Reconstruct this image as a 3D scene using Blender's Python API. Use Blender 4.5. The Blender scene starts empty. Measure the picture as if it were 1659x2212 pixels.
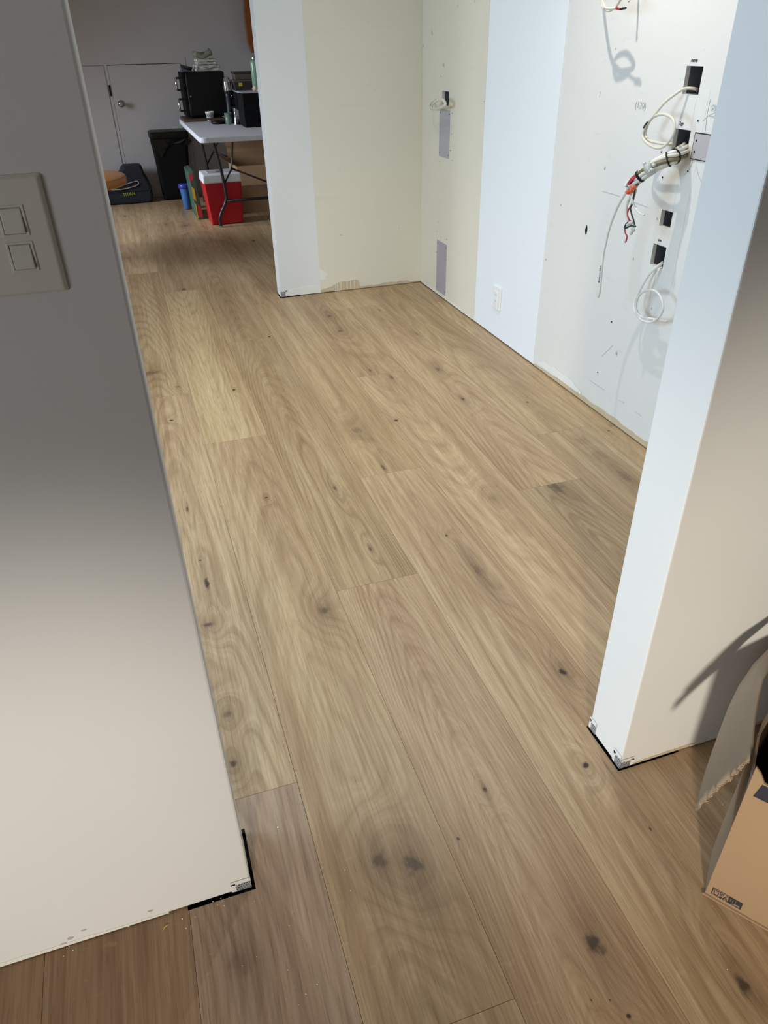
import bpy, bmesh, math, random
from mathutils import Vector, Matrix
C = bpy.context.scene.collection
random.seed(7)
PI = math.pi
# ------------------------------------------------------------ camera
cam_d = bpy.data.cameras.new('camera'); cam = bpy.data.objects.new('camera', cam_d); C.objects.link(cam)
cam_d.sensor_fit = 'VERTICAL'; cam_d.sensor_height = 36.0; cam_d.lens = 25.5998; cam_d.clip_start = .02
cr = Vector((0.9484, -0.3165, -0.0175)); cu = Vector((0.1874, 0.5152, 0.8363)); cf = Vector((0.2557, 0.7965, -0.548))
cf.normalize(); cr = (cr - cf*cr.dot(cf)).normalized(); cu = cr.cross(cf)
cam.matrix_world = Matrix(((cr.x, cu.x, -cf.x, 0), (cr.y, cu.y, -cf.y, 0), (cr.z, cu.z, -cf.z, 1.42), (0, 0, 0, 1)))
bpy.context.scene.camera = cam
# ------------------------------------------------------------ world, lights, exposure
sc = bpy.context.scene
w = bpy.data.worlds.new('world'); sc.world = w; w.use_nodes = True
w.node_tree.nodes['Background'].inputs[0].default_value = (.75, .85, 1, 1)
w.node_tree.nodes['Background'].inputs[1].default_value = .35
sc.view_settings.view_transform = 'Standard'; sc.view_settings.look = 'None'; sc.view_settings.gamma = 1
sc.view_settings.exposure = 0.10
try: sc.view_settings.use_curve_mapping = False
except Exception: pass
def area(name, loc, target, sx, sy, power, col, spread=PI):
    d = bpy.data.lights.new(name, 'AREA'); d.shape = 'RECTANGLE'; d.size = sx; d.size_y = sy; d.energy = power; d.color = col; d.spread = spread
    o = bpy.data.objects.new(name, d); C.objects.link(o); o.location = loc
    o.rotation_euler = (Vector(target)-Vector(loc)).to_track_quat('-Z', 'Y').to_euler(); return o
def spot(name, loc, target, power, col, ang, blend=1.0, rad=.05):
    d = bpy.data.lights.new(name, 'SPOT'); d.energy = power; d.color = col; d.spot_size = math.radians(ang); d.spot_blend = blend; d.shadow_soft_size = rad
    o = bpy.data.objects.new(name, d); C.objects.link(o); o.location = loc
    o.rotation_euler = (Vector(target)-Vector(loc)).to_track_quat('-Z', 'Y').to_euler(); return o
DAY = (.56, .78, 1.0); WARM = (1.0, .93, .82); NEU = (1, .94, .85)
area('kitchen_window_daylight', (-2.55, 2.3, 1.45), (0, 2.3, .35), 1.9, 1.3, 63, DAY, 2.5)      # window in the kitchen's left wall
area('far_room_window_daylight', (-2.55, 6.95, 1.5), (.4, 6.9, -.1), 1.2, 1.2, 38, (.80, .88, 1.0), 1.6)      # window in the far room's left wall
for (lx, ly, e) in ((-.45, 3.55, 13), (1.20, 2.45, 15), (1.1, 3.7, 4), (-.3, 1.9, 4.5)):
    spot('kitchen_downlight', (lx, ly, 2.40), (lx, ly, 0), e*4, NEU, 128, .9, .013)
spot('front_room_lamp_and_fill', (-.66, -1.55, .92), (-.28, .857, .26), 155, WARM, 36, 1.0, .08)     # lamp at the left rear; the next spot is an added fill
spot('front_room_lamp_and_fill', (-.58, -1.55, .92), (1.10, .857, .34), 245, (1, .91, .76), 36, 1.0, .08)  # added spot, brightens and warms the right front wall
area('front_room_daylight', (-2.3, -1.3, 1.0), (0, .6, 1.15), 0.9, .9, 7.8, (.92, .95, 1), 2.2)

# ------------------------------------------------------------ node helpers
def lin(r, g, b):
    f = lambda v: (v/255/12.92) if v/255 <= .04045 else ((v/255+.055)/1.055)**2.4
    return (f(r), f(g), f(b), 1)
class NB:
    def __init__(s, nt): s.nt = nt; s.N = nt.nodes; s.L = nt.links
    def put(s, sock, v):
        if isinstance(v, bpy.types.NodeSocket): s.L.new(v, sock)
        elif v is not None: sock.default_value = v
    def m(s, op, a, b=None, c=None, clamp=False):
        n = s.N.new('ShaderNodeMath'); n.operation = op; n.use_clamp = clamp
        s.put(n.inputs[0], a); s.put(n.inputs[1], b); s.put(n.inputs[2], c); return n.outputs[0]
    def vm(s, op, a, b=None):
        n = s.N.new('ShaderNodeVectorMath'); n.operation = op; s.put(n.inputs[0], a); s.put(n.inputs[1], b); return n.outputs[0]
    def noise(s, vec, scale=1, detail=2, rough=.5, dist=0):
        n = s.N.new('ShaderNodeTexNoise'); s.put(n.inputs['Vector'], vec); n.inputs['Scale'].default_value = scale
        n.inputs['Detail'].default_value = detail; n.inputs['Roughness'].default_value = rough; n.inputs['Distortion'].default_value = dist
        return n.outputs[0]
    def mix(s, f, a, b, mode='MIX'):
        n = s.N.new('ShaderNodeMix'); n.data_type = 'RGBA'; n.blend_type = mode
        s.put(n.inputs[0], f); s.put(n.inputs[6], a); s.put(n.inputs[7], b); return n.outputs[2]
    def ramp(s, v, lo, hi, a=0.0, b=1.0):
        n = s.N.new('ShaderNodeMapRange'); n.interpolation_type = 'SMOOTHSTEP'
        s.put(n.inputs[0], v); s.put(n.inputs[1], lo); s.put(n.inputs[2], hi); s.put(n.inputs[3], a); s.put(n.inputs[4], b); return n.outputs[0]
    def sep(s, v):
        n = s.N.new('ShaderNodeSeparateXYZ'); s.put(n.inputs[0], v); return n.outputs
    def comb(s, x, y, z):
        n = s.N.new('ShaderNodeCombineXYZ'); s.put(n.inputs[0], x); s.put(n.inputs[1], y); s.put(n.inputs[2], z); return n.outputs[0]
    def bump(s, h, st, dist=.001):
        n = s.N.new('ShaderNodeBump'); n.inputs['Strength'].default_value = st; n.inputs['Distance'].default_value = dist; s.put(n.inputs['Height'], h); return n.outputs[0]
def newmat(name):
    m = bpy.data.materials.new(name); m.use_nodes = True; nb = NB(m.node_tree); return m, nb, m.node_tree.nodes['Principled BSDF']
def simple(name, rgb, rough=.5, metal=0, var=.06, nscale=20, bump=0, bscale=80, spec=.5, trans=0, coat=0):
    m, nb, b = newmat(name)
    tc = nb.N.new('ShaderNodeTexCoord').outputs['Object']
    n = nb.noise(tc, nscale, 3)
    c = lin(*rgb)
    nb.put(b.inputs['Base Color'], nb.mix(n, tuple(min(1, v*(1+var)) for v in c[:3])+(1,), tuple(v*(1-var) for v in c[:3])+(1,)))
    b.inputs['Roughness'].default_value = rough; b.inputs['Metallic'].default_value = metal
    b.inputs['Specular IOR Level'].default_value = spec; b.inputs['Transmission Weight'].default_value = trans; b.inputs['Coat Weight'].default_value = coat
    if bump: nb.put(b.inputs['Normal'], nb.bump(nb.noise(tc, bscale, 3), bump, .002))
    return m
# oak: one shared group for the grain, one for a knot
def knot_group():
    g = bpy.data.node_groups.new('knot', 'ShaderNodeTree')
    for nme, t in (('Vec', 'NodeSocketVector'), ('K', 'NodeSocketVector'), ('R', 'NodeSocketVector'), ('Dark', 'NodeSocketFloat'), ('Halo', 'NodeSocketFloat'),
                   ('H0', 'NodeSocketFloat'), ('D0', 'NodeSocketFloat'), ('A0', 'NodeSocketFloat')):
        g.interface.new_socket(nme, in_out='INPUT', socket_type=t)
    for nme in ('H', 'D', 'A'): g.interface.new_socket(nme, in_out='OUTPUT', socket_type='NodeSocketFloat')
    nb = NB(g); gi = g.nodes.new('NodeGroupInput').outputs; go = g.nodes.new('NodeGroupOutput').inputs
    dv = nb.vm('SUBTRACT', gi[0], gi[1])
    nz = nb.noise(gi[0], 55, 2)
    d = nb.vm('DIVIDE', dv, gi[2])
    s = nb.sep(d); 
    r = nb.m('SQRT', nb.m('ADD', nb.m('MULTIPLY', s[0], s[0]), nb.m('MULTIPLY', s[1], s[1])))
    r1 = nb.m('ADD', r, nb.m('MULTIPLY', nb.m('SUBTRACT', nz, .5), 1.6))
    dark = nb.m('MULTIPLY', nb.m('ADD', nb.m('MULTIPLY', nb.ramp(r1, 1.25, .5), .62), nb.m('MULTIPLY', nb.ramp(r1, .75, .35), .42)), gi[3])
    r2 = nb.m('SQRT', nb.m('ADD', nb.m('MULTIPLY', s[0], s[0]), nb.m('MULTIPLY', nb.m('MULTIPLY', s[1], s[1]), .25)))
    halo = nb.m('MULTIPLY', nb.m('EXPONENT', nb.m('MULTIPLY', nb.m('MULTIPLY', r2, r2), -.22)), gi[4])
    hb = nb.m('MULTIPLY', nb.m('EXPONENT', nb.m('MULTIPLY', nb.m('MULTIPLY', r2, r2), -.09)), nb.m('ADD', nb.m('MULTIPLY', gi[4], .20), .05))
    nb.put(go[0], nb.m('ADD', gi[5], hb)); nb.put(go[1], nb.m('MAXIMUM', gi[6], dark)); nb.put(go[2], nb.m('MAXIMUM', gi[7], halo))
    return g
def oak_group():
    g = bpy.data.node_groups.new('oak_grain', 'ShaderNodeTree')
    for nme, t in (('Vec', 'NodeSocketVector'), ('Seed', 'NodeSocketVector'), ('H', 'NodeSocketFloat'), ('D', 'NodeSocketFloat'), ('A', 'NodeSocketFloat'),
                   ('Tone', 'NodeSocketColor'), ('Con', 'NodeSocketFloat'), ('Fig', 'NodeSocketFloat'), ('Par', 'NodeSocketVector')):
        g.interface.new_socket(nme, in_out='INPUT', socket_type=t)
    g.interface.new_socket('Color', in_out='OUTPUT', socket_type='NodeSocketColor')
    g.interface.new_socket('Height', in_out='OUTPUT', socket_type='NodeSocketFloat')
    nb = NB(g); gi = g.nodes.new('NodeGroupInput').outputs; go = g.nodes.new('NodeGroupOutput').inputs
    P = nb.vm('ADD', gi[0], gi[1])
    sc_ = lambda x, y: nb.vm('MULTIPLY', P, (x, y, 1))
    s = nb.sep(gi[0])
    n1 = nb.noise(sc_(5.2, .50), 1, 2, .45)
    n2 = nb.noise(sc_(16, 2.6), 1, 2, .5)
    # cathedral: parabola about the plank centre line, Par = (x0, curvature, slope)
    ps = nb.sep(gi[8])
    dx = nb.m('SUBTRACT', s[0], ps[0])
    par = nb.m('ADD', nb.m('MULTIPLY', nb.m('MULTIPLY', dx, dx), ps[1]), nb.m('MULTIPLY', s[1], ps[2]))
    h = nb.m('ADD', nb.m('ADD', nb.m('MULTIPLY', n1, nb.m('ADD', gi[7], .2)), nb.m('MULTIPLY', n2, .05)), nb.m('ADD', gi[2], par))
    ang = nb.m('MULTIPLY', h, 78)
    ring = nb.m('ADD', nb.m('MULTIPLY', nb.m('SINE', ang), .5), .5)
    ring = nb.m('POWER', ring, 2.2)
    ring2 = nb.m('ADD', nb.m('MULTIPLY', nb.m('SINE', nb.m('MULTIPLY', h, 251)), .5), .5)
    amp = nb.ramp(nb.noise(sc_(9, .9), 1, 2), .30, .75, .25, 1.0)
    fib = nb.noise(sc_(170, 5), 1, 3, .6)
    fib2 = nb.noise(sc_(34, .38), 1, 3, .6)
    pore = nb.ramp(nb.noise(sc_(420, 16), 1, 1), .60, .74)
    blot = nb.ramp(nb.noise(sc_(8, .8), 1, 3), .18, .84)
    fleck = nb.ramp(nb.noise(nb.vm('MULTIPLY', P, (26, 60, 1)), 1, 2, .5, .6), .66, .76)
    dark = nb.mix(1.0, gi[5], lin(218, 208, 194), 'MULTIPLY')
    light = nb.mix(1.0, gi[5], lin(255, 255, 244), 'MULTIPLY')
    base = nb.mix(blot, light, dark)
    k1 = nb.m('MULTIPLY', nb.m('MULTIPLY', nb.m('MULTIPLY', ring, amp), gi[6]), .46)
    base = nb.mix(k1, base, nb.mix(1.0, base, lin(165, 142, 118), 'MULTIPLY'))
    base = nb.mix(nb.m('MULTIPLY', nb.m('MULTIPLY', ring2, gi[6]), .14), base, nb.mix(1.0, base, lin(165, 142, 118), 'MULTIPLY'))
    base = nb.mix(nb.ramp(fib2, .36, .66, 0, .40), base, nb.mix(1.0, base, lin(205, 190, 172), 'MULTIPLY'))
    base = nb.mix(nb.ramp(fib, .40, .66, 0, .36), base, nb.mix(1.0, base, lin(190, 170, 150), 'MULTIPLY'))
    base = nb.mix(nb.m('MULTIPLY', pore, .30), base, nb.mix(1.0, base, lin(150, 120, 95), 'MULTIPLY'))
    base = nb.mix(nb.m('MULTIPLY', fleck, .09), base, lin(222, 205, 172))
    base = nb.mix(nb.m('MULTIPLY', gi[4], .52, clamp=True), base, nb.mix(1.0, base, lin(150, 132, 120), 'MULTIPLY'))
    base = nb.mix(gi[3], base, lin(44, 33, 29))
    nb.put(go[0], base)
    nb.put(go[1], nb.m('SUBTRACT', nb.m('MULTIPLY', fib, -.5), nb.m('ADD', nb.m('MULTIPLY', gi[3], 2.0), nb.m('MULTIPLY', pore, .4))))
    return g
KG = knot_group(); OG = oak_group()
def oak(name, tone, knots, con=1.0, fig=.55, par=(0, 0, 0), seed=None):
    m, nb, b = newmat(name)
    tc = nb.N.new('ShaderNodeTexCoord').outputs['Object']
    H = D = A = None
    for (kx, ky, rx, ry, dk, ha) in knots:
        n = nb.N.new('ShaderNodeGroup'); n.node_tree = KG
        nb.put(n.inputs[0], tc); n.inputs[1].default_value = (kx, ky, 0); n.inputs[2].default_value = (rx, ry, 1); n.inputs[3].default_value = dk; n.inputs[4].default_value = ha
        if H is not None: nb.put(n.inputs[5], H); nb.put(n.inputs[6], D); nb.put(n.inputs[7], A)
        H, D, A = n.outputs
    o = nb.N.new('ShaderNodeGroup'); o.node_tree = OG
    nb.put(o.inputs[0], tc); o.inputs[1].default_value = seed or (random.uniform(-40, 40), random.uniform(-40, 40), random.uniform(-9, 9))
    if H is not None: nb.put(o.inputs[2], H); nb.put(o.inputs[3], D); nb.put(o.inputs[4], A)
    o.inputs[5].default_value = tone; o.inputs[6].default_value = con; o.inputs[7].default_value = fig; o.inputs[8].default_value = par
    nb.put(b.inputs['Base Color'], o.outputs[0]); b.inputs['Roughness'].default_value = .46; b.inputs['Specular IOR Level'].default_value = .42
    nb.put(b.inputs['Normal'], nb.bump(o.outputs[1], .22, .0006))
    return m
def paint(name, rgb, mott=.035, marks=0.0, rough=.62):
    m, nb, b = newmat(name)
    tc = nb.N.new('ShaderNodeTexCoord').outputs['Object']
    c = lin(*rgb); n = nb.noise(tc, 2.3, 4, .6)
    col = nb.mix(n, tuple(min(1, v*(1+mott)) for v in c[:3])+(1,), tuple(v*(1-mott) for v in c[:3])+(1,))
    if marks:
        sp = nb.ramp(nb.noise(tc, 16, 2, .5), .735, .765)
        col = nb.mix(nb.m('MULTIPLY', sp, marks), col, lin(140, 136, 128))
        sc1 = nb.noise(nb.vm('MULTIPLY', tc, (1, 5, 16)), 1.7, 3, .6)
        col = nb.mix(nb.m('MULTIPLY', nb.ramp(sc1, .62, .75), marks*.25), col, lin(188, 186, 182))
    nb.put(b.inputs['Base Color'], col); b.inputs['Roughness'].default_value = rough; b.inputs['Specular IOR Level'].default_value = .3
    nb.put(b.inputs['Normal'], nb.bump(nb.noise(tc, 190, 3), .10, .001))
    return m
# ------------------------------------------------------------ mesh helpers
class MB:
    def __init__(s): s.v = []; s.f = []
    def add(s, vs, fs):
        o = len(s.v); s.v += [tuple(v) for v in vs]; s.f += [tuple(i+o for i in f) for f in fs]; return s
    def box(s, x0, x1, y0, y1, z0, z1):
        return s.add([(x0,y0,z0),(x1,y0,z0),(x1,y1,z0),(x0,y1,z0),(x0,y0,z1),(x1,y0,z1),(x1,y1,z1),(x0,y1,z1)],
                     [(0,3,2,1),(4,5,6,7),(0,1,5,4),(1,2,6,5),(2,3,7,6),(3,0,4,7)])
    def hexa(s, b, t):   # b, t = four corners each, counter-clockwise from above
        return s.add(list(b)+list(t), [(0,3,2,1),(4,5,6,7),(0,1,5,4),(1,2,6,5),(2,3,7,6),(3,0,4,7)])
    def prism(s, pts, off):   # planar polygon extruded by vector
        n = len(pts); off = Vector(off); b = [Vector(q) for q in pts]
        return s.add(b+[q+off for q in b], [tuple(range(n))[::-1], tuple(range(n, 2*n))]+[(i, (i+1) % n, n+(i+1) % n, n+i) for i in range(n)])
    def tube(s, pts, r, seg=8, cap=True, flat=1.0):
        P = [Vector(q) for q in pts]; n = len(P); rs = r if isinstance(r, (list, tuple)) else [r]*n
        T = [(P[min(i+1, n-1)]-P[max(i-1, 0)]).normalized() for i in range(n)]
        u = T[0].orthogonal().normalized(); vs = []
        for i in range(n):
            u = (u - T[i]*u.dot(T[i])).normalized(); w_ = T[i].cross(u)
            for k in range(seg):
                a = 2*PI*k/seg; vs.append(P[i]+(u*math.cos(a)+w_*math.sin(a)*flat)*rs[i])
        fs = [(i*seg+k, i*seg+(k+1) % seg, (i+1)*seg+(k+1) % seg, (i+1)*seg+k) for i in range(n-1) for k in range(seg)]
        if cap: fs += [tuple(range(seg))[::-1], tuple((n-1)*seg+k for k in range(seg))]
        return s.add(vs, fs)
    def lathe(s, prof, cx=0, cy=0, cz=0, seg=24):   # prof = (r, z)
        vs = []; n = len(prof)
        for (r, z) in prof:
            for k in range(seg): a = 2*PI*k/seg; vs.append((cx+r*math.cos(a), cy+r*math.sin(a), cz+z))
        fs = [(i*seg+k, i*seg+(k+1) % seg, (i+1)*seg+(k+1) % seg, (i+1)*seg+k) for i in range(n-1) for k in range(seg)]
        fs += [tuple(range(seg))[::-1], tuple((n-1)*seg+k for k in range(seg))]
        return s.add(vs, fs)
    def ball(s, c, r, seg=10, sz=1.0):
        prof = [(max(.0001, r*math.sin(PI*i/8)), -r*sz*math.cos(PI*i/8)) for i in range(9)]
        return s.lathe(prof, c[0], c[1], c[2], seg)
    def build(s, name, mat, parent=None, smooth=False, bevel=0, seg=2, xf=None):
        me = bpy.data.meshes.new(name); v = s.v
        if xf is not None: v = [tuple(xf @ Vector(q)) for q in v]
        loc = (0, 0, 0)
        if parent is None:     # origin at the base of the thing
            xs = [q[0] for q in v]; ys = [q[1] for q in v]; zs = [q[2] for q in v]
            loc = ((min(xs)+max(xs))/2, (min(ys)+max(ys))/2, min(zs))
        else: loc = parent.matrix_world.translation if parent.get('_o') is None else Vector(parent['_o'])
        me.from_pydata([(q[0]-loc[0], q[1]-loc[1], q[2]-loc[2]) for q in v], [], s.f)
        bm = bmesh.new(); bm.from_mesh(me); bmesh.ops.recalc_face_normals(bm, faces=bm.faces); bm.to_mesh(me); bm.free()
        me.materials.append(mat)
        o = bpy.data.objects.new(name, me); C.objects.link(o)
        if parent is None: o.location = loc; ORG[o.name] = tuple(loc)
        else: o.parent = parent
        if smooth: me.shade_smooth()
        if bevel:
            b = o.modifiers.new('b', 'BEVEL'); b.width = bevel; b.segments = seg; b.limit_method = 'ANGLE'; b.angle_limit = math.radians(40)
        return o
ORG = {}
def org(o): return ORG.get(o.name, (0, 0, 0))
_b = MB.build
def build(s, name, mat, parent=None, smooth=False, bevel=0, seg=2):
    # children share the top-level thing's origin (all sub-parts sit at the identity relative to it)
    if parent is None: return _b(s, name, mat, None, smooth, bevel, seg)
    top = parent
    while top.parent: top = top.parent
    ox, oy, oz = ORG[top.name]
    me = bpy.data.meshes.new(name); me.from_pydata([(q[0]-ox, q[1]-oy, q[2]-oz) for q in s.v], [], s.f)
    bm = bmesh.new(); bm.from_mesh(me); bmesh.ops.recalc_face_normals(bm, faces=bm.faces); bm.to_mesh(me); bm.free()
    me.materials.append(mat); o = bpy.data.objects.new(name, me); C.objects.link(o); o.parent = parent
    if smooth: me.shade_smooth()
    if bevel:
        b = o.modifiers.new('b', 'BEVEL'); b.width = bevel; b.segments = seg; b.limit_method = 'ANGLE'; b.angle_limit = math.radians(40)
    return o
MB.build = build
def tag(o, label=None, cat=None, group=None, kind=None):
    if label: o['label'] = label
    if cat: o['category'] = cat
    if group: o['group'] = group
    if kind: o['kind'] = kind
    return o
def thing(name, loc, label, cat, group=None):
    o = bpy.data.objects.new(name, None); C.objects.link(o); o.location = loc; o.empty_display_size = .05; ORG[o.name] = tuple(loc)
    return tag(o, label, cat, group)
def slab(axis, a0, a1, u0, u1, v0, v1, holes=()):
    """a slab whose thin axis is 'x', 'y' or 'z' from a0 to a1, spanning u and v, with rectangular openings (u0,u1,v0,v1)"""
    us = sorted({u0, u1, *[min(max(h[i], u0), u1) for h in holes for i in (0, 1)]})
    vs = sorted({v0, v1, *[min(max(h[i], v0), v1) for h in holes for i in (2, 3)]})
    solid = {}
    for i in range(len(us)-1):
        for j in range(len(vs)-1):
            cu_, cv_ = (us[i]+us[i+1])/2, (vs[j]+vs[j+1])/2
            solid[i, j] = not any(h[0] < cu_ < h[1] and h[2] < cv_ < h[3] for h in holes)
    mk = {'x': lambda a, u, v: (a, u, v), 'y': lambda a, u, v: (u, a, v), 'z': lambda a, u, v: (u, v, a)}[axis]
    mb = MB(); idx = {}
    def V(a, u, v):
        k = (a, u, v)
        if k not in idx: idx[k] = len(mb.v); mb.v.append(mk(a, u, v))
        return idx[k]
    for (i, j), s in solid.items():
        if not s: continue
        p, q, r, t = (us[i], vs[j]), (us[i+1], vs[j]), (us[i+1], vs[j+1]), (us[i], vs[j+1])
        for a in (a0, a1): mb.f.append(tuple(V(a, *k) for k in (p, q, r, t)))
        for (n, e) in (((i-1, j), (t, p)), ((i+1, j), (q, r)), ((i, j-1), (p, q)), ((i, j+1), (r, t))):
            if not solid.get(n, False): mb.f.append((V(a0, *e[0]), V(a0, *e[1]), V(a1, *e[1]), V(a1, *e[0])))
    return mb
def smooth_path(pts, n=6):
    P = [Vector(q) for q in pts]; P = [P[0]*2-P[1]]+P+[P[-1]*2-P[-2]]; out = []
    for i in range(1, len(P)-2):
        for k in range(n):
            t = k/n; a, b, c, d = P[i-1:i+3]
            out.append(.5*((2*b)+(c-a)*t+(2*a-5*b+4*c-d)*t*t+(3*b-a-3*c+d)*t**3))
    out.append(P[-2]); return out
def text_mesh(body, size, M, mat, parent, name='lettering', ext=.0003, sx=1.0):
    cu_ = bpy.data.curves.new('t', 'FONT'); cu_.body = body; cu_.size = size; cu_.extrude = ext; cu_.resolution_u = 3
    o = bpy.data.objects.new('t', cu_); me = bpy.data.meshes.new_from_object(o)
    mb = MB(); mb.add([M @ Vector((v.co.x*sx, v.co.y, v.co.z)) for v in me.vertices], [tuple(p_.vertices) for p_ in me.polygons])
    bpy.data.objects.remove(o); bpy.data.curves.remove(cu_)
    return mb.build(name, mat, parent)
def frame_m(o, ex, ey):
    ex = Vector(ex).normalized(); ey = Vector(ey); ey = (ey-ex*ey.dot(ex)).normalized(); ez = ex.cross(ey)
    return Matrix(((ex.x, ey.x, ez.x, o[0]), (ex.y, ey.y, ez.y, o[1]), (ex.z, ey.z, ez.z, o[2]), (0, 0, 0, 1)))
# ------------------------------------------------------------ materials
M = dict(
    wall=paint('wall_white', (224, 223, 220)), wall_beige=paint('wall_beige', (222, 215, 197), .03, .5), wall_k=paint('wall_kitchen', (221, 219, 214), .03, .8),
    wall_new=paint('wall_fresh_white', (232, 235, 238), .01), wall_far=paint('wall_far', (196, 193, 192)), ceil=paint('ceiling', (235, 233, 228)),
    patch=simple('patch_board', (176, 172, 172), .8, var=.04), patch2=simple('patch_board_purple', (168, 160, 166), .8, var=.05), fill=simple('plaster_fill', (222, 220, 214), .75, var=.03), plaster=simple('plaster', (228, 226, 219), .8, var=.05, bump=.4, bscale=60),
    tanstrip=simple('bare_strip', (196, 178, 148), .85, var=.12, nscale=30), sub=simple('subfloor', (26, 23, 21), .9), dark=simple('dark_void', (26, 26, 28), .9),
    boxgrey=simple('junction_box_plastic', (92, 94, 98), .6), black=simple('black_plastic', (9, 9, 10), .42, spec=.3), blackm=simple('black_matte', (13, 13, 14), .8, bump=.2, spec=.2),
    bead=simple('corner_bead_metal', (170, 174, 178), .45, .5, var=.3, nscale=200), white_plastic=simple('white_plastic', (236, 236, 232), .35), switch_w=simple('switch_plastic', (226, 223, 212), .4),
    cable=simple('cable_sheath', (214, 208, 194), .45), cable_w=simple('cable_white', (222, 220, 214), .4), wire_red=simple('red_wire', (176, 30, 52), .4), wire_or=simple('orange_cap', (222, 96, 62), .4),
    scuff=simple('scuff', (176, 172, 164), .8, var=.15, nscale=300), sheath_dk=simple('cable_sheath_dark', (120, 112, 84), .5), faint=simple('faint_pencil', (196, 196, 194), .8),
    wire_gr=simple('dark_green_wire', (26, 46, 40), .4), clear=simple('clear_tape', (214, 216, 212), .2, trans=.3), pencil=simple('pencil', (160, 158, 156), .8), ink=simple('black_ink', (22, 22, 24), .7),
    card=simple('cardboard', (160, 132, 102), .8, var=.05, nscale=6), card_in=simple('cardboard_inside', (148, 130, 110), .85, var=.05), cardf=simple('cardboard_far', (168, 134, 100), .85), ink_blue=simple('printed_ink', (42, 42, 54), .7),
    red=simple('cooler_red', (178, 10, 24), .42), cool_w=simple('cooler_lid_white', (226, 228, 232), .45), steel=simple('steel', (190, 190, 192), .25, 1), chrome=simple('chrome', (220, 222, 226), .15, 1),
    tabletop=simple('table_plastic', (226, 228, 236), .5, bump=.15), leg=simple('table_leg_metal', (58, 58, 62), .4, .6), tow=simple('towel_white', (205, 203, 196), .95, bump=.8, bscale=160), tow_g=simple('towel_green', (136, 140, 118), .95, bump=.8, bscale=160),
    tow_p=simple('cloth_purple_grey', (92, 90, 104), .95, bump=.6), walnut=simple('dark_board', (84, 66, 54), .5, var=.15, nscale=8), wood_or=simple('orange_wood', (182, 122, 62), .3, var=.12, nscale=5), wood_red=simple('red_brown_wood', (150, 84, 40), .35, var=.2, nscale=6),
    bagblk=simple('bag_fabric', (24, 28, 38), .8, bump=.4), zip=simple('bag_trim', (170, 165, 150), .6), yel=simple('yellow_green_thread', (176, 186, 60), .6), green=simple('thermos_green', (128, 168, 140), .25), foodbox=simple('food_box', (100, 94, 86), .35), sticker=simple('yellow_sticker', (214, 196, 60), .6),
    cream=simple('crumpled_bag', (212, 196, 170), .5, var=.2, bump=.8, bscale=40), blue=simple('blue_plastic', (60, 110, 170), .3), blue_d=simple('blue_rim', (50, 60, 150), .3), paper=simple('paper', (200, 200, 212), .7), glass=simple('green_tint_glass', (170, 200, 180), .1, trans=.6),
    lid=simple('smoky_lid', (60, 52, 50), .4), liner=simple('bin_liner', (14, 14, 16), .18, bump=1.0, bscale=30), crumb=simple('plaster_crumb', (236, 230, 220), .8), sliver=simple('wood_sliver', (200, 164, 110), .7), toy_g=simple('toy_green', (60, 92, 78), .5), toy_r=simple('toy_red', (190, 50, 66), .5), toy_y=simple('toy_yellow', (220, 190, 50), .5))
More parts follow.
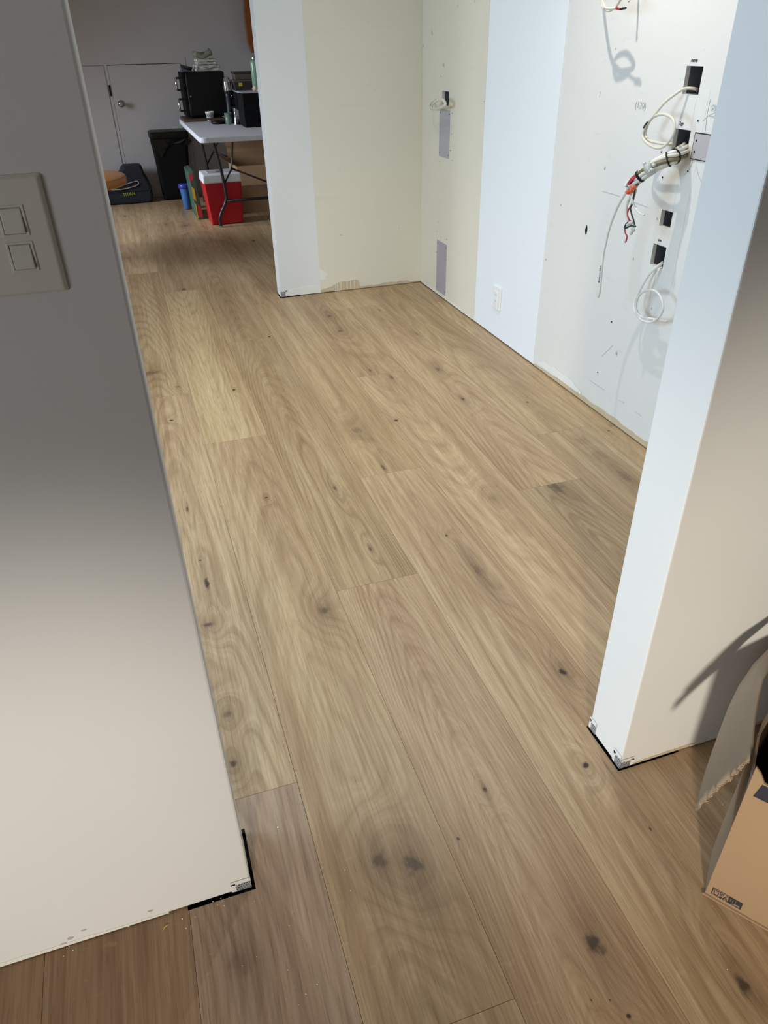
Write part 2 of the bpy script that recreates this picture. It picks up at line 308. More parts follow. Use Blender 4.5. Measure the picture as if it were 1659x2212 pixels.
# ------------------------------------------------------------ setting: floor of separate oak planks
YF, YB = .857, .983          # faces of the wall with the opening
XR = 1.808                   # kitchen right wall
YK = 4.705                   # kitchen far wall
YW = 8.83                    # far room back wall
CEIL = 2.45
floor = thing('floor', (0, 0, 0), None, None); tag(floor, kind='structure')
MB().box(-2.8, 3.4, -2.9, 9.0, -.12, -.03).build('subfloor', M['sub'], floor)
KN = [ # world x, y, radius across, radius along, darkness, halo
 (.324,3.332,.010,.010,.95,.5),(-.036,3.697,.05,.03,.45,.5),(.067,3.471,.014,.010,.6,.3),(.007,3.095,.010,.010,.95,.2),(.945,2.745,.011,.012,1,.5),(.816,1.853,.007,.006,1,.4),
 (.862,1.168,.011,.014,.95,.9),(.763,.892,.009,.009,.95,.6),(.516,.910,.006,.007,.85,.8),(.240,.825,.020,.022,.55,1),(.303,.796,.024,.026,.6,1),(.567,.540,.017,.024,.8,.9),
 (.778,.393,.012,.022,.75,1),(.412,.818,.004,.005,.9,.2),(.806,.706,.003,.006,.9,.2),(.541,.450,.003,.003,.9,.1),(.557,.418,.005,.005,.9,.1),(.51,.46,.002,.002,.9,.1),(.285,2.304,.006,.007,.9,.3),(.010,1.997,.006,.006,.95,.2),
 (.015,1.868,.008,.034,.85,.6),(-.005,1.672,.018,.012,.7,.8),(.328,1.622,.017,.016,.55,1),(1.310,2.846,.011,.018,.7,.8),(1.336,3.226,.012,.03,.5,.8),(1.571,2.710,.007,.010,.9,.3),
 (1.600,1.982,.018,.05,.3,.9),(1.319,2.003,.03,.045,.5,.8),(.258,5.144,.016,.022,.9,.2),(.626,4.009,.008,.014,.9,.3),(-.039,7.863,.014,.03,.8,.5),(.948,6.362,.016,.03,.9,.3),(.467,7.202,.03,.03,.5,.8),
 (1.082,3.208,.01,.03,.6,.6),(1.038,4.231,.016,.03,.6,.8),(1.027,3.952,.02,.02,.6,.6),(-.063,.721,.026,.030,.25,1),(.834,1.649,.012,.04,.35,.9),(.754,2.711,.03,.03,.35,.7),(.761,2.367,.007,.03,.6,.4),
 (.001,2.324,.006,.022,.8,.5),(-.010,1.165,.010,.010,.75,1),(.0,1.320,.014,.012,.4,.8),(1.357,4.229,.006,.010,.8,.4),(1.067,2.019,.02,.02,.2,.5),(.54,2.28,.008,.02,.5,.5),(.03,1.27,.009,.012,.4,.7),(.55,1.87,.006,.012,.7,.4),(1.01,3.33,.008,.02,.6,.4),
 (.31,7.32,.01,.02,.6,.4),(.12,6.9,.01,.02,.7,.4),(1.42,3.75,.01,.02,.5,.6),(1.2,5.3,.012,.02,.7,.4),(.32,.30,.012,.014,.8,.8)]
JT = {-1: [1.067], 0: [.506], -2: [2.0], -3: [2.4], -4: [1.7], 1: [1.694], 2: [2.321], 3: [.965], 4: [2.03], 5: [2.403], 6: [1.95], 7: [.8]}
TONES = {(-2, 1): (148, 122, 95), (-2, 0): (148, 122, 95), (-3, 0): (148, 120, 93), (-4, 0): (144, 117, 90), (-4, 1): (144, 117, 90), (-3, 1): (148, 120, 93),  # front-left rows: same oak, shade painted in as darker tones
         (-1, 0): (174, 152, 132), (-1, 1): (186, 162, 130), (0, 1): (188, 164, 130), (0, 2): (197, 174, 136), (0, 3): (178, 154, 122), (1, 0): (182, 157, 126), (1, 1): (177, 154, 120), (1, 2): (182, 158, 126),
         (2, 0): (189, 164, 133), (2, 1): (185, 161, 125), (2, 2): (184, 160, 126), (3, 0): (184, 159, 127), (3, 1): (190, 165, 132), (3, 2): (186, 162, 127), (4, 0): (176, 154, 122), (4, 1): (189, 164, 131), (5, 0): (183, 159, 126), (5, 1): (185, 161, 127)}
TONEV = [(186, 162, 128), (189, 164, 130), (182, 158, 125), (191, 167, 133), (184, 160, 126)]
W0, PW, PL, GAP = .1212, .2638, 2.30, .00042
notch = [(-.145, -.0118, .8505, .99), (.8242, .99, .8525, .99), (.833, .97, 4.70, 4.84)]
for k in range(-11, 12):
    x0 = W0+PW*k; x1 = x0+PW
    if x1 < -2.7 or x0 > 3.3: continue
    j = JT.get(k, [random.uniform(0, 2.2)])[0]
    while j > -2.8: j -= PL
    i = 0
    base_i = 0
    while j < 8.95:
        y0, y1 = j, j+PL; j = y1
        if y1 < -2.8: continue
        idx = round((y0-(JT.get(k, [y0])[0]))/PL)+1
        y0c, y1c = max(y0, -2.8), min(y1, 8.95)
        cx, cy = (x0+x1)/2, (y0+y1)/2
        ks = [(a-cx, b-cy, rx*1.0, ry, dk, ha) for (a, b, rx, ry, dk, ha) in KN if x0 < a < x1 and y0 < b < y1]
        ks = ks[:7]
        vis = -.5 < cx < 1.9
        if not ks and vis and cy > -1: ks = [(random.uniform(-.09, .09), random.uniform(-.9, .9), .007, .009, .7, .5)]
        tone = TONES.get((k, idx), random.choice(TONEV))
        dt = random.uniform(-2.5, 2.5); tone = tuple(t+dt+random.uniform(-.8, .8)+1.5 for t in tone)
        con = random.uniform(.7, 1.1); fig = random.uniform(.22, .55); par = (random.uniform(-.04, .04), random.choice((6, 20, 34)), random.choice((-.35, -.15, .2, .4)))
        if (k, idx) == (1, 0): con, fig, par = 1.2, .16, (.005, 46, .75)
        if (k, idx) == (0, 1): con, fig, par = .9, .25, (.0, 16, .25)
        if (k, idx) == (1, 1): con, fig = 1.35, .7
        if (k, idx) == (4, 0): con, fig = 1.4, .8
        if (k, idx) == (-1, 1): con, fig = 1.25, .3
        con *= .74
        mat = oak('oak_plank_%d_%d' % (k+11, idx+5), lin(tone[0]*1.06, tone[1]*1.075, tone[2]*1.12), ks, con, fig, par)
        mb = slab('z', -.0145, 0, x0+GAP-cx, x1-GAP-cx, y0c+GAP-cy, y1c-GAP-cy, [(h[0]-cx, h[1]-cx, h[2]-cy, h[3]-cy) for h in notch])
        me = bpy.data.meshes.new('plank'); me.from_pydata(mb.v, [], mb.f)
        bm = bmesh.new(); bm.from_mesh(me); bmesh.ops.recalc_face_normals(bm, faces=bm.faces); bm.to_mesh(me); bm.free()
        me.materials.append(mat)
        o = bpy.data.objects.new('plank', me); C.objects.link(o); o.parent = floor; o.location = (cx, cy, 0)
# ------------------------------------------------------------ setting: walls
def struct(mb, name, mat, bevel=0): return tag(mb.build(name, mat, None, False, bevel), kind='structure')
wl = struct(MB().box(-2.6, -.0186, YF, YB, .003, CEIL), 'wall_front_left', M['wall'], .004)
wr = struct(MB().box(.829, 3.2, YF, YB, .003, CEIL), 'wall_front_right', M['wall'], .003)
# kitchen right wall: drywall sheet with five openings, dark stud bay behind
holes = [[2.2359, 2.3169, 1.2397, 1.3191], [2.2378, 2.3211, 1.0685, 1.1385], [2.2505, 2.3126, 0.8267, 0.8822], [2.2501, 2.3252, 0.6884, 0.7634], [4.2892, 4.3892, 1.0795, 1.151]]
holes = [(min(h[0], h[1]), max(h[0], h[1]), min(h[2], h[3]), max(h[2], h[3])) for h in holes]
HOLES5 = holes
wk = struct(slab('x', XR, XR+.016, YB, YK, .006, CEIL, holes), 'wall_kitchen_right', M['wall_k'])
slab('x', XR+.10, XR+.115, YB, YK, 0, CEIL).build('backing_sheet', M['dark'], wk)
for h in holes:      # open grey junction box behind every opening
    mb = MB(); a, b, c, d = h; e = .004
    mb.box(XR+.085, XR+.09, a-e, b+e, c-e, d+e); mb.box(XR+.016, XR+.085, b, b+e, c-e, d+e); mb.box(XR+.016, XR+.085, a-e, a, c-e, d+e)
    mb.box(XR+.016, XR+.085, a, b, c-e, c); mb.box(XR+.016, XR+.085, a, b, d, d+e)
    mb.build('junction_box', M['boxgrey'], wk)
ypan0, ypan1 = 3.0952, 3.8174
slab('x', XR-.003, XR-.0002, ypan0, ypan1, .010, CEIL).build('painted_panel', M['wall_new'], wk)
slab('x', XR-.0022, XR-.0002, ypan1+.004, YK-.001, .008, CEIL, [holes[4]]).build('beige_sheet', M['wall_beige'], wk)
def strip_edge(x, y0, y1, z0, z1, n, mat, name, amp=.004, th=.002, axis='x'):
    """thin strip lying on a wall with a ragged upper edge"""
    pts = []
    n *= 2; ph = [random.uniform(0, 6) for _ in range(4)]
    for i in range(n+1):
        t = y0+(y1-y0)*i/n; u = t*30; e = min(1, 6*i/n, 6*(n-i)/n)
        pts.append((t, z0+(z1-z0+amp*(.5*math.sin(u*.6+ph[0])+.4*math.sin(u*1.7+ph[1])+.25*math.sin(u*3.9+ph[2])+random.uniform(-.12, .12)))*(.35+.65*e)))
    for i in range(n, -1, -1): pts.append((y0+(y1-y0)*i/n, z0))
    P3 = [((x, a, b) if axis == 'x' else (a, x, b)) for a, b in pts]
    return MB().prism(P3, (-th, 0, 0) if axis == 'x' else (0, -th, 0)).build(name, mat, wk if axis == 'x' else WPAR)
strip_edge(XR-.0002, YB, ypan0-.01, .006, .030, 40, M['tanstrip'], 'bare_strip', .005)
strip_edge(XR-.0020, ypan0-.45, ypan0-.05, .028, .062, 26, M['plaster'], 'plaster_smear', .008)
strip_edge(XR-.0020, YB+.3, YB+.50, .030, .075, 10, M['plaster'], 'plaster_smear', .012)
strip_edge(XR-.0024, ypan1+.02, YK-.02, .008, .014, 20, M['plaster'], 'plaster_smear', .004)
# filled chase between the openings, repair boards with screws
yc0, yc1 = holes[0][0]-.02, holes[0][1]
def rag(name, mat, y0, y1, z0, z1, amp=.004, th=.0002, x=XR-.0002, n=14):
    amp *= .35; n = 9
    pts = []
    for i in range(n): t = i/n; pts.append((x, y0+random.uniform(-amp, amp), z0+(z1-z0)*t))
    for i in range(n): t = i/n; pts.append((x, y0+(y1-y0)*t, z1+random.uniform(-amp, amp)))
    for i in range(n): t = 1-i/n; pts.append((x, y1+random.uniform(-amp, amp), z0+(z1-z0)*t))
    for i in range(n): t = 1-i/n; pts.append((x, y0+(y1-y0)*t, z0+random.uniform(-amp, amp)))
    return MB().prism(pts, (-th, 0, 0)).build(name, mat, wk)
rag('plaster_fill', M['fill'], holes[1][0]-.055, holes[1][0]-.008, .62, holes[1][3]+.12, .006)
rag('plaster_fill', M['fill'], holes[0][0]+.004, holes[0][1]-.012, holes[1][3]+.004, holes[0][2]-.004, .003)
rag('plaster_fill', M['fill'], holes[2][0]+.002, holes[2][1]-.002, holes[2][3]+.004, holes[1][2]-.004, .004)
rag('plaster_fill', M['fill'], holes[3][0]+.002, holes[3][1]+.002, holes[3][3]+.004, holes[2][2]-.004, .004)
def board(pa, pb, mat, gap=.003):
    y0, y1 = sorted((pa[1], pb[1])); z0, z1 = sorted((pa[2], pb[2]))
    slab('x', XR-.0026, XR-.0002, y0-gap, y1+gap, z0-gap, z1+gap, [(y0, y1, z0, z1)]).build('patch_joint', M['dark'] if gap > .0025 else M['plaster'], wk)
    pp = slab('x', XR-.0032, XR-.0002, y0, y1, z0, z1).build('repair_board', mat, wk)
    for (yy, zz) in ((y0+.012, z0+.02), (y0+.012, z1-.02), (y1-.012, z0+.02), (y1-.012, z1-.02)):
        MB().tube([(XR-.0034, yy, zz), (XR-.0042, yy, zz)], .0035, 8).build('screw', M['black'], pp)
    return y0, y1, z0, z1
board((1.808, 2.2098, 1.1332), (1.808, 2.0869, 1.06), M['patch'], .0032)
board((1.808, 4.4179, 1.0621), (1.808, 4.2609, 0.8154), M['patch'], .001)
board((1.808, 4.4167, 0.3408), (1.808, 4.2568, 0.0276), M['patch2'], .001)
mb = MB()
for (yy, zz) in [(4.4145, 1.2196), (4.2337, 1.0493), (4.238, 0.9458), (4.2444, 0.8629), (4.2132, 0.8139), (4.3998, 0.7867), (4.4077, 0.4445), (4.4195, 0.3874), (4.3571, 0.367), (4.2609, 0.3733), (3.8298, 1.1308), (4.2558, 1.0771), (4.3198, 0.1562), (2.2103, 1.1693), (2.2123, 1.0193), (2.3679, 1.0612), (2.3386, 0.9835), (4.2665, 0.254), (4.4274, 0.2595), (6.0205, 1.1809), (4.727, 1.2092), (2.5003, 0.4135), (2.5425, 0.1761)]:
    mb.tube([(XR-.0023, yy, zz), (XR-.0034, yy, zz)], random.choice((.0022, .003, .0035)), 6)
tag(mb.build('screw_marks', M['black'], wk), kind='stuff')
hy = (1.808, 2.7731, 0.7223)
MB().prism([(XR-.0004, hy[1]+dy, hy[2]+dz) for dy, dz in ((0, .02), (.006, .006), (.009, -.002), (.004, -.016), (-.003, -.022), (-.006, -.008), (-.007, .004))], (-.001, 0, 0)).build('torn_hole', M['blackm'], wk)
# pencil lines and words on the wall
def wline(pts, r=.0005, mat='pencil'): MB().tube([(XR-.0008, q[1], q[2]) for q in pts], r, 4).build('pencil_line', M[mat], wk)
for L_ in [[(1.808, 2.1735, 1.2315), (1.808, 2.1757, 1.1928), (1.808, 2.168, 1.1436)], [(1.808, 2.7004, 0.8846), (1.808, 2.5718, 0.8843)], [(1.808, 2.4854, 0.8785), (1.808, 2.3981, 0.8754)], [(1.808, 2.7993, 1.2229), (1.808, 2.8001, 1.2012)], [(1.808, 2.1692, 1.1868), (1.808, 2.1405, 1.1978), (1.808, 2.1251, 1.2027)], [(1.808, 2.1901, 1.1695), (1.808, 2.1692, 1.1868), (1.808, 2.1429, 1.1861), (1.808, 2.1177, 1.1751)], [(1.808, 2.591, 0.1181), (1.808, 2.4734, 0.1199)], [(1.808, 2.3716, 0.1177), (1.808, 2.3289, 0.1213)], [(1.808, 2.25, 0.1183), (1.808, 2.2084, 0.1164)], [(1.808, 2.1981, 1.0839), (1.808, 2.2016, 1.0377), (1.808, 2.2286, 1.0028)], [(1.808, 2.176, 1.0381), (1.808, 2.1627, 1.0188), (1.808, 2.1295, 0.9883)], [(1.808, 2.5333, 0.2513), (1.808, 2.4663, 0.326)]]: wline(L_)
def wtext(body, pos, size, mat='ink', rot=0):
    ex = Vector((0, -math.cos(rot), math.sin(rot))); ey = Vector((0, math.sin(rot), math.cos(rot)))
    text_mesh(body, size, frame_m((XR-.0016, pos[1], pos[2]), ex, ey), M[mat], wk, 'handwriting')
wtext('new', (1.808, 2.2996, 1.3297), .019); wtext('2gp', (1.808, 2.3007, 1.1513), .015); wtext('aux', (1.808, 2.3017, 0.7766), .014)
wtext('(120)', (1.808, 2.5625, 1.185), .030, 'faint'); wtext('SB', (1.808, 2.1637, 1.2027), .024, 'faint')
# outlet
o = thing('outlet_plate', (1.805, 3.5399, 0.2158), 'white outlet cover low on the bright white wall panel', 'outlet')
oy0, oy1 = sorted((3.4914, 3.5839)); oz0, oz1 = 0.1601, 0.2828
MB().box(XR-.011, XR-.003, oy0, oy1, oz0, oz1).build('cover', M['white_plastic'], o, bevel=.003)
ins = MB().box(XR-.014, XR-.010, (oy0+oy1)/2-.017, (oy0+oy1)/2+.017, oz0+.025, oz1-.025).build('insert', M['white_plastic'], o, bevel=.002)
mb = MB()
for zz in (oz0+.045, oz1-.045):
    for dy in (-.006, .006): mb.box(XR-.0146, XR-.0138, (oy0+oy1)/2+dy-.001, (oy0+oy1)/2+dy+.001, zz-.004, zz+.004)
tag(mb.build('slots', M['boxgrey'], ins), kind='stuff')
# kitchen far wall
wf = struct(MB().box(.838, XR+.10, YK+.0022, YK+.112, .004, CEIL), 'wall_kitchen_far', M['wall'], .002); WPAR = wf
slab('y', YK, YK+.002, 1.105, XR-.001, .010, CEIL).build('beige_sheet', M['wall_beige'], wf)
def fy(q): return q
strip_edge(YK+.0018, 1.22, XR-.002, .004, .020, 30, M['tanstrip'], 'bare_strip', .006, .0022, 'y')
pts = [(1.10, .012)]
pts = [(1.105, .006), (1.105, .024), (1.15, .030), (1.18, .036), (1.21, .055), (1.25, .062), (1.30, .060), (1.34, .066), (1.365, .060), (1.375, .020), (1.375, .006)]
MB().prism([(a, YK+.0004, b) for a, b in pts], (0, -.0015, 0)).build('old_paint_patch', M['tanstrip'], wf)
for xx in (1.205, 1.218, 1.242, 1.285, 1.307, 1.335): MB().prism([(xx, YK-.0011, .060), (xx+.0035, YK-.0011, .062), (xx+.003, YK-.0011, .006), (xx+.0005, YK-.0011, .006)], (0, -.0012, 0)).build('paint_drip', M['plaster'], wf)
strip_edge(YK+.0022, .875, 1.14, .006, .052, 16, M['plaster'], 'plaster_smear', .004, .0018, 'y')
rag_pts = [(1.100, .09), (1.150, .085), (1.145, .10), (1.165, .12), (1.12, .15), (1.105, .16)]
MB().prism([(a, YK-.0001, b) for a, b in rag_pts], (0, -.001, 0)).build('white_smear', M['plaster'], wf)
# perforated corner bead exposed at the feet of the wall ends
def bead(o_, ex, w_, h_, par, nx=7, nz=4, nrm=(0, -1, 0)):
    ex = Vector(ex); nrm = Vector(nrm); cells = []
    cw = w_/nx; ch = h_/nz; hl = []
    for i in range(nx):
        for j in range(nz):
            off = cw*.35 if j % 2 else 0
            hl.append((i*cw+cw*.25+off, min(w_-.0003, i*cw+cw*.72+off), j*ch+ch*.28, j*ch+ch*.72))
    mb = slab('y', 0, .0006, 0, w_, 0, h_, hl)
    mt = Matrix(((ex.x, nrm.x, 0, o_[0]), (ex.y, nrm.y, 0, o_[1]), (0, 0, 1, o_[2]), (0, 0, 0, 1)))
    mb.v = [tuple(mt @ Vector(v)) for v in mb.v]
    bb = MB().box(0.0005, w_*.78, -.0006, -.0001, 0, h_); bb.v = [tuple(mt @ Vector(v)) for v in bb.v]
    q = mb.build('corner_bead', M['bead'], par); bb.build('painted_shade_backing', M['sub'], par)  # dark sheet paints shade into the bead holes
    pts = []
    for i in range(15): t = i/14; pts.append((t*w_*1.08, h_*(.80+random.uniform(-.10, .10)-.10*t)))
    pts += [(w_*1.08, h_*1.12), (0, h_*1.12)]
    o2 = MB().prism([mt @ Vector((a, .0007, b)) for a, b in pts], tuple(nrm*.0003)); o2.build('plaster_edge', M['wall'], par)
    pts = [(w_*(.82+random.uniform(-.08, .06)), h_*.9*i/10) for i in range(11)]+[(w_*1.1, h_*.9), (w_*1.1, .002)]
    MB().prism([mt @ Vector((a, .0007, b)) for a, b in pts], tuple(nrm*.0003)).build('plaster_edge', M['wall'], par)
    return q
bead((-.0186, YF-.0006, .003), (-1, 0, 0), .036, .030, wl)
bead((.829, YF-.0006, .003), (1, 0, 0), .032, .026, wr)
bead((.8284, YF, .003), (0, 1, 0), .026, .036, wr, 5, nrm=(-1, 0, 0))
bead((.8284, YB-.024, .003), (0, 1, 0), .024, .034, wr, 5, nrm=(-1, 0, 0))
bead((.838, YK+.0010, .004), (1, 0, 0), .040, .045, wf, 6)
WPAR = wr
strip_edge(YF-.0002, .865, 1.35, .003, .011, 40, M['tanstrip'], 'bare_strip', .0025, .001, 'y')
strip_edge(YF-.0002, 1.02, 1.2, .003, .016, 16, M['plaster'], 'plaster_smear', .005, .002, 'y')
WPAR = wl
strip_edge(YF-.0002, -.62, -.18, .003, .012, 40, M['plaster'], 'plaster_smear', .003, .001, 'y')
for xx, zz, r in ((-.21, .028, .004), (-.355, .022, .005), (-.33, .034, .003), (-.37, .012, .0035)): MB().prism([(xx+1.6*r*math.cos(a)*random.uniform(.6, 1.2), YF-.0001, zz+.8*r*math.sin(a)*random.uniform(.6, 1.2)) for a in [k*.6 for k in range(10)]], (0, -.0003, 0)).build('scuff', M['scuff'], wl)
struct(MB().box(-2.60, -.60, 4.76, 4.88, .003, CEIL), 'wall_light_blocker', M['wall'])  # added unseen wall stub, keeps kitchen window light off the far floor
# far room
wb = struct(MB().box(-2.7, 3.4, YW, YW+.12, 0, CEIL), 'wall_far', M['wall_far'])
struct(slab('x', -2.72, -2.60, -2.9, YW, 0, CEIL, [(1.35, 3.25, .80, 2.10), (6.25, 7.55, .70, 1.90)]), 'wall_outer_left', M['wall'])
struct(MB().box(3.3, 3.4, -2.9, YW, 0, CEIL), 'wall_outer_right', M['wall'])
struct(MB().box(-2.72, 3.4, -2.95, -2.85, 0, CEIL), 'wall_back', M['wall'])
struct(MB().box(-2.72, 3.4, -2.95, YW+.12, CEIL, CEIL+.1), 'ceiling', M['ceil'])
# low cupboard doors in the far wall
dz = 1.2179
dxa, dxb = 0.0709, 0.7781
slab('y', YW-.004, YW-.0002, dxa-.62, dxb+.05, .02, dz+.05, [(dxa-.003, dxb+.003, .02, dz+.003), (dxa-.60, dxa-.036, .02, dz)]).build('door_casing', M['wall_far'], wb)
def door(nm, x0, x1, knobx=None):
    d = thing(nm, ((x0+x1)/2, YW-.004, .02), None, None); tag(d, kind='structure')
    MB().box(x0, x1, YW-.010, YW-.0002, .022, dz-.003).build('door_panel', M['wall_far'], d, bevel=.002)
    MB().box(x0-.003, x1+.003, YW-.0015, YW-.0001, .02, dz+.003).build('door_gap', M['sub'], d)
    return d
d1 = door('door_1', dxa, dxb); d2 = door('door_2', dxa-.60, dxa-.036)
kb = (0.1351, 8.77, 0.8846)
mb = MB(); mb.tube([(kb[0], YW-.010, kb[2]), (kb[0], YW-.014, kb[2]), (kb[0], YW-.016, kb[2]), (kb[0], YW-.04, kb[2]), (kb[0], YW-.05, kb[2]), (kb[0], YW-.07, kb[2]), (kb[0], YW-.078, kb[2])], [.033, .033, .014, .012, .026, .028, .014], 16)
mb.build('door_handle', M['steel'], d1, True)
h0 = (0.0381, 8.815, 1.0505); h1 = (0.0351, 8.815, 0.9546)
MB().tube([(dxa-.018, YW-.012, h1[2]), (dxa-.018, YW-.012, h0[2])], .008, 8).build('hinge', M['blackm'], d1)
# wooden board hanging at the far wall, seen beside the kitchen wall
bw = [(1.4719, 8.7, 1.8404), (1.4581, 8.7, 1.5799), (1.4625, 8.7, 1.3871), (1.4935, 8.7, 1.2919), (1.6337, 8.7, 1.2728), (1.626, 8.7, 1.8401)]
tag(MB().prism(bw, (0, .08, 0)).build('hanging_wooden_board', M['wood_red'], None, bevel=.004), 'red brown wooden board hanging on the far wall above the green flask', 'board')
# ------------------------------------------------------------ light switch
sp0, sp1 = (-0.0754, 0.849, 1.2575), (-0.0759, 0.849, 1.3123)
sx1 = (sp0[0]+sp1[0])/2; sz1 = sp1[2]; sz0 = 1.1952
sw = thing('light_switch', (sx1-.038, YF, sz0), 'off-white wall switch plate with two small rockers', 'switch')
mb = MB(); x0, x1, t = sx1-.076, sx1, .007
mb.hexa([(x0, YF-.0002, sz0), (x1, YF-.0002, sz0), (x1, YF-.0002, sz1), (x0, YF-.0002, sz1)], [(x0+.004, YF-t, sz0+.004), (x1-.004, YF-t, sz0+.004), (x1-.004, YF-t, sz1-.004), (x0+.004, YF-t, sz1-.004)])
mb.build('switch_plate', M['switch_w'], sw, bevel=.0016)
for (a, b) in [((-0.1207, 0.849, 1.2845), (-0.1031, 0.849, 1.2563)), ((-0.1206, 0.849, 1.2497), (-0.1031, 0.849, 1.2212))]:
    cx = (a[0]+b[0])/2; cz = (a[2]+b[2])/2; hw = .0128; hh = .0148
    fr = slab('y', YF-t-.0012, YF-t+.0004, cx-hw, cx+hw, cz-hh, cz+hh, [(cx-hw+.0022, cx+hw-.0022, cz-hh+.0022, cz+hh-.0022)]).build('rocker_frame', M['switch_w'], sw, bevel=.0005)
    MB().hexa([(cx-hw+.003, YF-t+.0005, cz-hh+.003), (cx+hw-.003, YF-t+.0005, cz-hh+.003), (cx+hw-.003, YF-t+.0005, cz+hh-.003), (cx-hw+.003, YF-t+.0005, cz+hh-.003)],
        [(cx-hw+.0034, YF-t-.0050, cz-hh+.0034), (cx+hw-.0034, YF-t-.0050, cz-hh+.0034), (cx+hw-.0034, YF-t-.0010, cz+hh-.0034), (cx-hw+.0034, YF-t-.0010, cz+hh-.0034)]).build('rocker', M['switch_w'], sw, bevel=.0018, seg=3)
    MB().box(cx-hw+.0023, cx+hw-.0023, YF-t-.00005, YF-t+.0002, cz-hh+.0023, cz+hh-.0023).build('recess', M['patch'], sw)
# ------------------------------------------------------------ cables on the kitchen wall
def cable(name, pts, r, mat, label=None, group=None, parent=None, flat=1.0, seg=8, tipmat=None):
    o = MB().tube(smooth_path(pts, 6), r, seg, flat=flat).build(name, mat, parent, True)
    if parent is None: tag(o, label, 'cable', group)
    return o
c1 = cable('coiled_cable', [(1.85, 2.2958, 1.2478), (1.8214, 2.272, 1.2556), (1.7943, 2.2899, 1.2565), (1.7714, 2.3102, 1.2375), (1.7543, 2.3323, 1.2132), (1.7429, 2.3552, 1.1797), (1.7379, 2.3787, 1.1511), (1.735, 2.3939, 1.1192), (1.7321, 2.3725, 1.0997), (1.73, 2.3143, 1.0857), (1.73, 2.2714, 1.0892), (1.7314, 2.2381, 1.1129), (1.7343, 2.228, 1.143), (1.7371, 2.2432, 1.1706), (1.74, 2.2821, 1.1827), (1.7429, 2.3284, 1.1816), (1.745, 2.3709, 1.1665), (1.745, 2.3905, 1.1375), (1.745, 2.3889, 1.113), (1.745, 2.3622, 1.1001), (1.7471, 2.3085, 1.0976), (1.75, 2.2487, 1.1004)], .0048, M['cable'],
    'grey-white cable looped once below the topmost square wall opening')
MB().tube([(1.7275, 2.367, 1.157), (1.726, 2.375, 1.1473), (1.7245, 2.3798, 1.1379)], .0030, 5).build('marker_writing', M['ink'], c1)
c3 = cable('coiled_cable', [(1.86, 2.3138, 0.6951), (1.8285, 2.2848, 0.7004), (1.797, 2.2845, 0.678), (1.7812, 2.3025, 0.6414), (1.77, 2.3099, 0.597), (1.7625, 2.3154, 0.5615), (1.758, 2.3077, 0.5353), (1.7542, 2.2859, 0.5197), (1.752, 2.242, 0.5078), (1.7497, 2.1897, 0.5164), (1.7475, 2.1497, 0.5433), (1.7452, 2.1288, 0.5804), (1.745, 2.1432, 0.6124), (1.745, 2.183, 0.6313), (1.7465, 2.2324, 0.6231), (1.7488, 2.274, 0.5967), (1.751, 2.2903, 0.5604), (1.7533, 2.2856, 0.5328), (1.7555, 2.2605, 0.5177), (1.7577, 2.2083, 0.5239), (1.76, 2.113, 0.5423)], .0046, M['cable_w'],
    'white cable looped once below the lowest square wall opening')
cable('cable_strand', [(1.86, 2.3074, 0.6905), (1.812, 2.2625, 0.7014), (1.782, 2.2607, 0.6853), (1.766, 2.271, 0.6602), (1.759, 2.2916, 0.6063), (1.755, 2.2998, 0.5731)], .0040, M['cable_w'], parent=c3)
c5 = cable('coiled_cable', [(1.85, 4.4357, 1.0813), (1.8269, 4.4332, 1.1042), (1.8038, 4.4643, 1.1091), (1.7808, 4.4858, 1.0897), (1.7577, 4.4516, 1.0694), (1.7469, 4.3724, 1.0646), (1.7423, 4.2667, 1.0744), (1.7412, 4.1825, 1.0964), (1.7435, 4.2223, 1.1159), (1.7458, 4.3081, 1.1109), (1.7481, 4.3819, 1.0885), (1.7508, 4.3999, 1.0672), (1.7554, 4.3292, 1.0659), (1.76, 4.2471, 1.0861)], .0052, M['cable'],
    'beige flat cable in a small coil from the opening near the far corner', flat=1.6)
c4 = thing('hanging_cable', (1.7, 2.5922, 1.4917), 'beige cable hanging in two loops with red and black stripped ends, high on the wall', 'cable')
cable('cable_loop', [(1.78, 2.9194, 1.7227), (1.7629, 2.8554, 1.6316), (1.7457, 2.7897, 1.5467), (1.7314, 2.7479, 1.51), (1.7186, 2.7088, 1.487), (1.7086, 2.659, 1.4761), (1.7043, 2.6178, 1.4835), (1.7, 2.5908, 1.4961), (1.6957, 2.5767, 1.515), (1.6914, 2.6223, 1.5499), (1.69, 2.6723, 1.5413), (1.69, 2.6773, 1.5134), (1.6914, 2.657, 1.4871), (1.6957, 2.6284, 1.4819), (1.7, 2.6021, 1.4831)], .0046, M['cable'], parent=c4)
cable('cable_loop', [(1.78, 2.6725, 1.7122), (1.765, 2.6341, 1.616), (1.75, 2.607, 1.5381), (1.745, 2.5987, 1.5045), (1.74, 2.5924, 1.502)], .0040, M['cable'], parent=c4)
cable('wire_end', [(1.7, 2.6113, 1.4839), (1.6975, 2.5858, 1.481), (1.695, 2.562, 1.4786)], .0028, M['wire_red'], parent=c4)
cable('wire_end', [(1.7, 2.6059, 1.4815), (1.6975, 2.5701, 1.4777), (1.695, 2.537, 1.4806)], .0024, M['wire_gr'], parent=c4)
MB().tube([(1.692, 2.5621, 1.4786), (1.69, 2.5278, 1.4804)], .0034, 6).build('wire_end', M['black'], c4)
